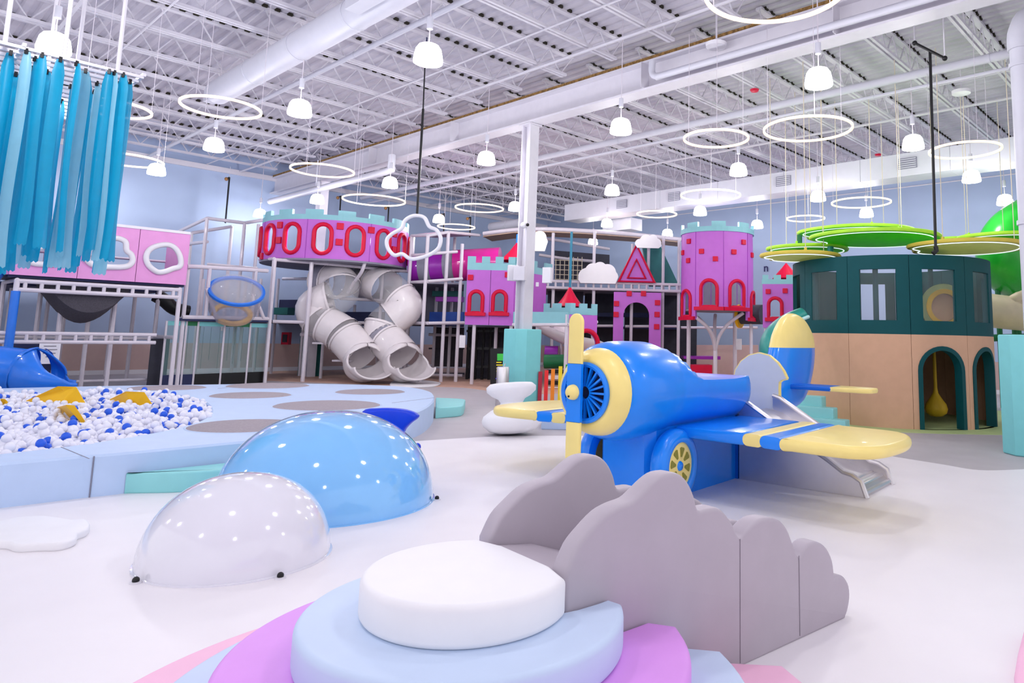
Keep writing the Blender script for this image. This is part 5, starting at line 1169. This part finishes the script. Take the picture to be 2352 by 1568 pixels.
# aqua curved chute and steps left of the hut
ach = thing('aqua_chute', D(1800, 960, 12.4), 'aqua curved slide chute curling out left of the hut', 'slide')
pc = smooth_path([D(1846, 728, 12.0), D(1808, 745, 11.8), D(1778, 772, 11.6), D(1770, 805, 11.4), D(1790, 850, 11.3), D(1800, 900, 11.3)], 6)
vs = []; fs = []
for i, p in enumerate(pc):
    d = (pc[min(i + 1, len(pc) - 1)] - pc[max(i - 1, 0)]).normalized(); s_ = Vector((0, 1, 0)); up = d.cross(s_).normalized()
    if up.x > 0: up = -up
    for j in range(9):
        a = -PI / 2 + PI * j / 8; vs.append(p + up * (.17 * math.cos(a)) + s_ * (.3 * math.sin(a)))
for i in range(len(pc) - 1):
    for j in range(8): fs.append((i * 9 + j, i * 9 + j + 1, i * 9 + j + 10, i * 9 + j + 9))
o = MB().add(vs, fs).build('chute', 'chute_teal', ach, 60); so = o.modifiers.new('thickness', 'SOLIDIFY'); so.thickness = .03
for j in (0, 8): MB().tube([Vector(vs[i * 9 + j]) for i in range(len(pc))], .03, 6).build('chute_edge', 'chute_edge', ach, 40)
MB().tube([Vector((pc[20].x + .1, pc[20].y + .1, 0)), Vector((pc[20].x + .1, pc[20].y + .1, pc[20].z))], .05, 8).build('support_post', 'chute_teal', ach, 40)
for k in range(3):
    p = U(1848 + 6 * k, 958 + 3 * k); o = MB().box(Vector((p.x - .35 + .12 * k, 12.1 - .25 * k, .16 * (3 - k) / 2)), (.8, .25, .16 * (3 - k)), -.6).build('foam_step', 'foam_aqua', bevel=.02)
    tag(o, ('highest', 'middle', 'lowest')[k] + ' aqua foam stair step beside the hut wall', 'step', 'aqua stair steps by the hut')
# ---------------------------------------------------------------- leaf canopy discs
def leaf(x0, x1, y, Y, mtop, mund, lb, cables=3, tilt=0.0):
    c = D((x0 + x1) / 2, y, Y); R = (D(x1, y, Y) - D(x0, y, Y)).length / 2
    t = thing('leaf_canopy', c, lb, 'leaf canopy', 'round leaf canopies hung over the hut')
    RM = Matrix.Translation(c) @ Matrix.Rotation(tilt, 4, 'Y')
    def sh(a): return R * (1 + .03 * math.sin(2 * a + Y) + .02 * math.sin(3 * a)) * (1 - .18 * max(0, math.cos(a - 2.6)) ** 24)
    N = 64; o1 = [(sh(2 * PI * k / N) * math.cos(2 * PI * k / N), sh(2 * PI * k / N) * math.sin(2 * PI * k / N), -.02) for k in range(N)]
    MB().soft(o1, (0, 0, .06), .02, 3).build('leaf_blade', mund, t, 40, RM)
    MB().tube([(p[0] * 1.005, p[1] * 1.005, .012) for p in o1], .036, 6, True).build('leaf_rim', mtop, t, 60, RM)
    MB().tube([(p[0] * .92, p[1] * .92, -.022) for p in o1], .012, 5, True).build('led_strip', 'led', t, 60, RM)
    for k in range(cables):
        a = 2 * PI * k / cables + Y; p = RM @ Vector((R * .8 * math.cos(a), R * .8 * math.sin(a), .03)); MB().tube([p, Vector((p.x, p.y, 6.5))], .008, 4).build('cable', 'rope', t)
        MB().tube([p, p + Vector((0, 0, .08))], .025, 6).build('cable_anchor', mtop, t)
leaf(1866, 2150, 549, 13.2, 'leaf_lime', 'leaf_green', 'widest green leaf disc above the middle of the hut')
leaf(1838, 2090, 537, 15.2, 'leaf_lime', 'leaf_green', 'green leaf disc behind the widest one')
leaf(1766, 1940, 574, 14.6, 'leaf_lime', 'leaf_green', 'smaller green leaf disc above the red roofed tower')
leaf(1750, 1925, 590, 13.0, 'leaf_yellow', 'leaf_olive', 'olive leaf disc lowest at the left of the canopy')
leaf(2088, 2342, 569, 12.2, 'leaf_yellow', 'leaf_olive', 'large olive leaf disc at the right crossed by the black pole')
leaf(2207, 2400, 549, 13.6, 'leaf_lime', 'leaf_green', 'green leaf disc cut off by the right column')
leaf(2120, 2245, 556, 14.4, 'leaf_lime', 'leaf_lime', 'small lime leaf disc between the two right ones', 2)
for x, y0, y1, Y, m in ((1836, 540, 575, 14.4, 'green_dark'), (1908, 566, 592, 13.8, 'chute_teal')):
    p, q = D(x, y1, Y), D(x, y0, Y); tag(MB().tube([Vector((p.x, p.y, p.z)), Vector((p.x, p.y, q.z))], .06, 10).build('canopy_stem', m, None, 40), 'short %s stem between the leaf discs' % ('dark green' if m == 'green_dark' else 'teal'), 'stem')
# ---------------------------------------------------------------- green and beige tube slides, far right
gs = thing('green_tube_slide', D(2330, 880, 15.5), 'bright green tube slide curling down behind the hut at right', 'tube slide')
MB().tube(smooth_path([D(2420, 470, 16.5), D(2370, 500, 15.8), D(2320, 535, 15.6), D(2300, 575, 15.6), D(2308, 615, 15.8), D(2350, 650, 16.4)], 6), .52, 24, False, False).build('tube_body', 'slide_green', gs, 50)
gfm = thing('play_frame', D(2310, 880, 14.8), 'dark green frame beside the hut under the green slide', 'play frame')
for x in (2290, 2333): q = px_post(x, 632, 900, 15.9); posts(gfm, [(q[0], q[1], 0, q[3])], .06, 'green_dark')
beam(gfm, D(2274, 634, 15.9), D(2360, 626, 15.9), .05, 'green_dark'); beam(gfm, D(2274, 776, 15.9), D(2352, 774, 15.9), .08, 'green_dark')
bt = thing('beige_tube', D(2320, 760, 15.2), 'beige hollow log tunnel beside the teal hut', 'tunnel')
MB().tube(smooth_path([D(2268, 712, 15.1), D(2300, 716, 15.0), D(2340, 720, 15.0), D(2400, 724, 15.0)], 4), .36, 22, False, False).build('log_body', 'slide_beige', bt, 50)
MB().tube(smooth_path([D(2316, 700, 14.9), D(2335, 684, 14.8), D(2352, 676, 14.8)], 4), [.16, .14, .12, .12, .11, .11, .1, .1, .1], 12).build('branch', 'slide_beige', bt, 50)
beam(bt, D(2300, 665, 16), D(2350, 700, 16), .06, 'interior_dark', 'strut')
MB().tube([Vector((D(2330, 740, 15.3).x, 15.3, 0)), Vector((D(2330, 740, 15.3).x, 15.3, D(2330, 740, 15.3).z))], .06, 8).build('support_post', 'green_dark', bt, 40)
# ---------------------------------------------------------------- aqua fabric streamers
GZ = 4.3; gc = U(330, 178, GZ)
def G3(a, b, z=0.0): return gc + AX * a - BX * b + Vector((0, 0, z))
gd_ = thing('hanging_grid', G3(1.4, 1.5), 'white slatted grid hung from the roof carrying the aqua streamers', 'ceiling grid')
for k in range(15): MB().bar(G3(.2 * k, 0), G3(.2 * k, 3.4), .02, .035).build('slat', 'steel_white', gd_)
for b in (0, 1.1, 2.2, 3.4): MB().bar(G3(-.02, b, .03), G3(2.82, b, .03), .035, .04).build('cross_bar', 'steel_white', gd_)
for a, b in ((.05, .25), (.05, .75), (.05, 1.25), (1.4, .4), (1.4, 2.2), (2.7, .5), (.05, 2.4)): MB().tube([G3(a, b), G3(a, b, 2.2)], .022, 8).build('hanger_pole', 'steel_white', gd_, 40)
rs = random.Random(5)
spots = []
for row, (a, b0_, st_, n_) in enumerate(((.0, .06, .105, 14), (.4, .1, .12, 15), (1.0, .08, .14, 15), (1.6, .15, .16, 14), (2.2, .2, .2, 12))):
    for k in range(n_): spots.append((round((a + rs.choice((0, .2))) / .2) * .2, b0_ + st_ * k + rs.uniform(-.05, .05), row))
for i, (a, b, row) in enumerate(spots):
    pal = rs.random() < .36; L = rs.uniform(1.95, 2.3); wv = rs.uniform(.07, .092); ang = rs.uniform(-.7, .9); bend = rs.uniform(.5, 2.2); ph = rs.uniform(0, 6)
    top_ = G3(a, b, -.03); t = thing('fabric_streamer', top_ - Vector((0, 0, L)), ('pale blue' if pal else 'bright aqua') + (' fabric streamer along the near edge of the hanging grid', ' fabric streamer in the second row under the grid', ' fabric streamer in the middle row under the grid', ' fabric streamer in the fourth row under the grid', ' fabric streamer in the farthest row under the grid')[row], 'streamer', ('pale' if pal else 'aqua') + ' streamers, row %s' % ('one', 'two', 'three', 'four', 'five')[row])
    vs = []; fs = []; NS = 14; NW = 6
    for s in range(NS + 1):
        f = s / NS; ww = wv * min(1, .55 + f * 12) ; tw = ang + .1 * math.sin(f * 3 + ph); sway = Vector((.02 * math.sin(f * 5 + ph), .02 * math.cos(f * 4 + ph), 0))
        for q in range(NW + 1):
            e = (q / NW - .5) * bend; r = ww / bend; x = r * math.sin(e) * 2 / 2; y = r * (1 - math.cos(e))
            vs.append(top_ + sway * f + Vector((x * math.cos(tw) * 1.6 - y * math.sin(tw) * 1.6, x * math.sin(tw) * 1.6 + y * math.cos(tw) * 1.6, -L * f - .02 * (q % 2 if s == NS else 0))))
    for s in range(NS):
        for q in range(NW): fs.append((s * 7 + q, s * 7 + q + 1, s * 7 + q + 8, s * 7 + q + 7))
    MB().add(vs, fs).build('fabric_strip', 'streamer_pale' if pal else 'streamer', t, 60)
    MB().box(top_, (.03, .03, .06), ang).build('clip', 'black', t)
# ---------------------------------------------------------------- cloud hoop on black strap, black pole with T bar, drop rods
YS = 12.3; hp = thing('cloud_hoop_swing', D(958, 500, YS), 'white cloud shaped hoop hanging on a long black strap', 'swing')
MB().bar(D(976, 150, YS), D(972, 250, YS), .02, .02).build('strap', 'black', hp); MB().bar(D(972, 250, YS), D(958, 494, YS), .04, .02, up=(0, 1, 0)).build('strap', 'black', hp)
tk = D(977, 146, YS); MB().tube([tk, tk + Vector((0, 0, .5))], .012, 6).build('shackle', 'navy', hp)
MB().tube(smooth_path([D(x, y, YS) for x, y in ((923, 524), (929, 508), (942, 498), (957, 495), (975, 500), (986, 520), (1002, 528), (1012, 546), (1008, 568), (990, 583), (965, 592), (942, 594), (924, 583), (906, 586), (891, 570), (889, 550), (902, 536))], 5, True), .034, 10, True).build('cloud_hoop', 'rim_white', hp, 60)
YB = 10.4; bp_ = thing('black_drop_pole', D(2140, 300, YB), 'long black pole hanging from a T bar at right', 'hanging pole')
MB().tube([D(2101, 99, YB), D(2170, 134, YB - .4)], .022, 8).build('t_bar', 'black', bp_, 40)
for x, y, Y in ((2101, 99, YB), (2170, 134, YB - .4)): p = D(x, y, Y); MB().sphere(p, .04, 8, 6).build('end_clamp', 'black', bp_, 60); MB().tube([p, Vector((p.x, p.y, 6.5))], .01, 6).build('hanger_rod', 'steel_white', bp_)
MB().tube([D(2136, 117, YB - .2), D(2149, 570, YB - .2)], .022, 8).build('pole', 'black', bp_, 40); MB().tube([D(2149, 566, YB - .2), D(2151, 575, YB - .2), D(2143, 582, YB - .2)], .035, 8).build('hook_end', 'black', bp_, 40)
for x, y0, y1, Y, lb in ((527, 407, 512, 21.8, 'black drop rod in front of the left blue wall'), (783, 450, 500, 24.5, 'black drop rod above the purple gallery'), (893, 474, 512, 24.5, 'black drop rod right of the gallery ring light'), (1021, 490, 540, 25, 'black drop rod behind the small glowing ring'), (1081, 498, 545, 25, 'black drop rod left of the middle column')):
    t = thing('drop_rod', D(x, y1, Y), lb, 'drop rod'); MB().tube([D(x, y0, Y), D(x - (y1 - y0) * .09 * (1620 - x) / 1100, y1, Y)], .025, 6).build('rod', 'black', t, 40)
    p = D(x - 7, y0 + 4, Y); MB().sphere(p, .06, 8, 6).build('sprinkler_head', 'wood', t, 60); MB().tube([p, D(x, y0, Y)], .02, 6).build('elbow', 'black', t); q = D(x, y0, Y); MB().tube([q, Vector((q.x, q.y, 6.45))], .008, 5).build('wire', 'steel_white', t)
# ---------------------------------------------------------------- things around the middle column
cols = [('ad1f36', 'dark red'), ('ec2a2a', 'red'), ('f58a1e', 'orange'), ('f6d420', 'yellow'), ('1fa02a', 'green'), ('1f8fa0', 'teal'), ('2a5fc8', 'blue')]
for i, (hx, nm) in enumerate(cols):
    m = mat('chime_' + nm.replace(' ', '_'), hx, .4); xb = (1239, 1253, 1268, 1285, 1301, 1317, 1332)[i]; xt = (1242, 1257, 1270, 1287, 1302, 1317, 1332)[i]; yt = (853, 850, 847, 841, 837, 834, 830)[i]
    p = U(xb, 926); q = D(xt, yt, p.y); t = thing('chime_post', p, nm + ' upright square bar in the rainbow row', 'chime bar', 'rainbow bars beside the column')
    MB().bar(p, Vector((p.x, p.y, q.z)), .075, .05).build('bar', m, t); MB().box(p + Vector((0, 0, .01)), (.1, .08, .02)).build('foot_plate', 'steel', t)
bn_ = thing('steel_bin', Vector((-2.12, 14.05, 0)), 'brushed steel upright bin left of the column pad', 'bin')
q = Vector((-2.12, 14.05, 0)); hb = D(1172, 842, 14.05).z
MB().lathe([(0, 0), (.12, 0), (.125, .01), (.125, hb - .02), (.11, hb), (0, hb)], q, 24).build('body', 'steel', bn_, 40); MB().lathe([(.127, hb * .42), (.128, hb * .42), (.128, hb * .55), (.127, hb * .55)], q, 24).build('band', 'black', bn_)
MB().tube([q + Vector((.02, 0, hb)), q + Vector((.04, 0, hb + .06))], .012, 6).build('lid_knob', 'steel', bn_)
ks = thing('game_cabinet', D(1146, 882, 18.9), 'black cabinet with green and yellow lit screen behind the column pad', 'game cabinet')
MB().hexa([D(1126, 882, 18.7), D(1168, 882, 18.7), D(1168, 880, 19.3), D(1126, 880, 19.3), D(1126, 800, 18.7), D(1168, 800, 18.7), D(1168, 800, 19.3), D(1126, 800, 19.3)]).build('cabinet_body', 'black', ks)
for x0, x1, y0, y1, m in ((1142, 1160, 812, 828, 'screen_green'), (1140, 1152, 831, 833, 'screen_yellow'), (1140, 1156, 837, 839, 'screen_yellow'), (1140, 1156, 844, 846, 'screen_yellow'), (1140, 1156, 851, 853, 'screen_yellow')):
    MB().hexa([D(x0, y1, 18.68), D(x1, y1, 18.68), D(x1, y1, 18.69), D(x0, y1, 18.69), D(x0, y0, 18.68), D(x1, y0, 18.68), D(x1, y0, 18.69), D(x0, y0, 18.69)]).build('screen_bar', m, ks)
MB().prism([D(1138, 870, 18.66), D(1158, 870, 18.66), D(1152, 860, 18.66), D(1144, 860, 18.66)], (0, .03, 0)).build('glow_panel', 'screen_violet', ks)
fb = [U(1243, 986), U(1350, 988), U(1352, 965), U(1255, 963)]
slab('foam_block', fb, .2, 'pit_blue', 'light blue foam block seen under the left aeroplane wing', 'foam block')
# ---------------------------------------------------------------- inner furnishings of the play structure
def slabbox(name, x0, x1, y0, y1, Y, dep, m, lb, cat, floor=False):
    a, b, c, d = D(x0, y1, Y), D(x1, y1, Y), D(x1, y0, Y), D(x0, y0, Y)
    z0 = 0 if floor else min(a.z, b.z); V = Vector
    o = MB().hexa([V((a.x, Y, z0)), V((b.x, Y, z0)), V((b.x, Y + dep, z0)), V((a.x, Y + dep, z0)), V((a.x, Y, d.z)), V((b.x, Y, c.z)), V((b.x, Y + dep, c.z)), V((a.x, Y + dep, d.z))]).build(name, m, None, None, None, .01)
    return tag(o, lb, cat)
slabbox('padded_board', 682, 735, 758, 870, 21.5, .12, 'teal_pad', 'dark teal upright pad left of the tube slides', 'panel', True)
slabbox('padded_barrier', 782, 880, 716, 741, 21.4, .15, 'navy', 'navy padded barrier seen between the tube slides', 'barrier')
slabbox('padded_barrier', 985, 1064, 716, 741, 21.6, .15, 'blue_pad', 'blue padded barrier in the middle frame tower', 'barrier')
slabbox('padded_ramp', 640, 716, 688, 706, 22.2, .5, 'navy', 'navy padded ramp left of the tube slides', 'ramp'); slabbox('padded_ramp', 628, 660, 706, 722, 21.6, .5, 'teal_pad', 'teal padded ramp step left of the tube slides', 'ramp')
slabbox('padded_roll', 992, 1060, 668, 680, 22.0, .3, 'teal_pad', 'teal padded roll high in the middle frame tower', 'roller'); slabbox('padded_roll', 1000, 1062, 681, 692, 21.7, .3, 'violet', 'violet padded roll under the teal one', 'roller')
rx = thing('alarm_cabinet', D(654, 790, 22.3), 'small red framed wall cabinet behind the frame', 'cabinet')
a, b = D(645, 791, 22.3), D(664, 763, 22.3); MB().hexa([Vector((a.x, 22.3, a.z)), Vector((b.x, 22.3, a.z)), Vector((b.x, 22.5, a.z)), Vector((a.x, 22.5, a.z)), Vector((a.x, 22.3, b.z)), Vector((b.x, 22.3, b.z)), Vector((b.x, 22.5, b.z)), Vector((a.x, 22.5, b.z))]).build('frame', 'red', rx); MB().box(((a.x + b.x) / 2, 22.29, (a.z + b.z) / 2), (.14, .02, .24)).build('door', 'interior_dark', rx)
dw = thing('barred_screen', D(1120, 880, 21.6), 'black barred screen wall below the purple castle house', 'screen wall')
for x in (1078, 1096, 1112, 1128, 1144, 1160): q = px_post(x, 748, 890, 21.6); posts(dw, [(q[0], q[1], 0, q[3])], .045, 'black', 'bar')
for y in (760, 800, 842): MB().bar(D(1072, y, 21.6), D(1168, y, 21.6), .06, .07).build('cross_bar', 'black', dw)
a, b = D(1072, 880, 22.0), D(1170, 750, 22.0); MB().hexa([Vector((a.x, 22, 0)), Vector((b.x, 22, 0)), Vector((b.x, 22.06, 0)), Vector((a.x, 22.06, 0)), Vector((a.x, 22, b.z)), Vector((b.x, 22, b.z)), Vector((b.x, 22.06, b.z)), Vector((a.x, 22.06, b.z))]).build('backing', 'interior_dark', dw)
dn = thing('barred_screen', D(1005, 880, 23), 'dark net screen in the lower bays of the frame tower', 'screen wall')
a, b = D(990, 880, 23.0), D(1066, 752, 23.0); MB().hexa([Vector((a.x, 23, .3)), Vector((b.x, 23, .3)), Vector((b.x, 23.04, .3)), Vector((a.x, 23.04, .3)), Vector((a.x, 23, b.z)), Vector((b.x, 23, b.z)), Vector((b.x, 23.04, b.z)), Vector((a.x, 23.04, b.z))]).build('net_cloth', 'net_dark', dn)
for y in (800, 858): MB().bar(D(985, y, 22.9), D(1066, y, 22.9), .05).build('cross_bar', 'interior_dark', dn)
slabbox('padded_bench', 1586, 1636, 838, 858, 20.8, .6, 'red', 'red padded bench under the purple tower', 'bench', True); slabbox('padded_deck', 1570, 1655, 818, 824, 22, .8, 'violet', 'thin violet deck under the purple tower', 'deck')
slabbox('partition_board', 1600, 1742, 792, 862, 23.4, .1, 'wall_beige', 'beige partition behind the tower posts', 'partition', True)
slabbox('net_screen', 1340, 1410, 672, 800, 24.2, .05, 'interior_dark', 'dark net wall left of the purple archway', 'net wall'); slabbox('net_screen', 1520, 1600, 668, 860, 24.4, .05, 'interior_dark', 'dark net wall between archway and purple tower', 'net wall', True)
slabbox('net_screen', 1432, 1492, 690, 860, 24.6, .05, 'net_dark', 'grey net seen through the purple archway', 'net wall', True)
slabbox('padded_bar', 1345, 1490, 718, 726, 23.6, .15, 'navy', 'navy padded bar across the archway', 'padded bar')
slabbox('net_screen', 1568, 1722, 640, 712, 22.6, .05, 'interior_grey', 'grey net wall seen through the tower windows', 'net wall')
slabbox('notice_board', 1690, 1704, 778, 803, 20.9, .04, 'paper', 'cream notice plate on a tower post', 'sign')
slabbox('net_screen', 1256, 1338, 668, 742, 23.2, .05, 'interior_dark', 'dark net wall above the gatehouse walkway', 'net wall'); slabbox('net_screen', 948, 1060, 660, 740, 24.0, .05, 'interior_grey', 'grey net wall inside the frame tower', 'net wall')
tn = thing('crawl_tunnel', D(1725, 740, 20.2), 'dark crawl tunnel with yellow mouth right of the tower', 'crawl tube')
MB().tube([D(1700, 722, 20.6), D(1752, 722, 20.2)], .28, 20).build('tunnel_body', 'interior_dark', tn, 50); MB().tube([D(1696, 726, 20.6), D(1702, 726, 20.56)], .34, 20).build('mouth_ring', 'yellow', tn, 50)
MB().tube([Vector((D(1725, 722, 20.4).x, 20.4, 0)), Vector((D(1725, 722, 20.4).x, 20.4, D(1725, 730, 20.4).z))], .05, 8).build('support_post', 'frame_white', tn, 40)
# ---------------------------------------------------------------- wall lettering
pw = VP(1760, 617, AB(0, 12.58), AX)
tcu = bpy.data.curves.new('wall_letter', 'FONT'); tcu.body = 'n'; tcu.size = .42; tcu.extrude = .01; tcu.align_x = 'CENTER'
to = bpy.data.objects.new('wall_letter', tcu); COL.objects.link(to); to.data.materials.append(mat('letter_purple', '2c2560', .6))
to.rotation_euler = (PI / 2, 0, math.atan2(-AX.y, -AX.x)); to.location = pw - BX * .02 - Vector((0, 0, .1))
dg = bpy.context.evaluated_depsgraph_get(); me = bpy.data.meshes.new_from_object(to.evaluated_get(dg)); lo_ = bpy.data.objects.new('wall_letter', me); COL.objects.link(lo_); lo_.matrix_world = to.matrix_world.copy()
lo_.rotation_euler = to.rotation_euler; lo_.location = to.location; bpy.data.objects.remove(to); tag(lo_, 'dark purple letter n on the blue back wall', 'lettering')

slab('foam_pad', [U(x, y) for x, y in ((2352, 1470), (2338, 1525), (2330, 1575), (2335, 1640), (2480, 1640), (2480, 1470))], .05, 'foam_pink', 'pink foam pad just entering the lower right corner', 'foam pad')
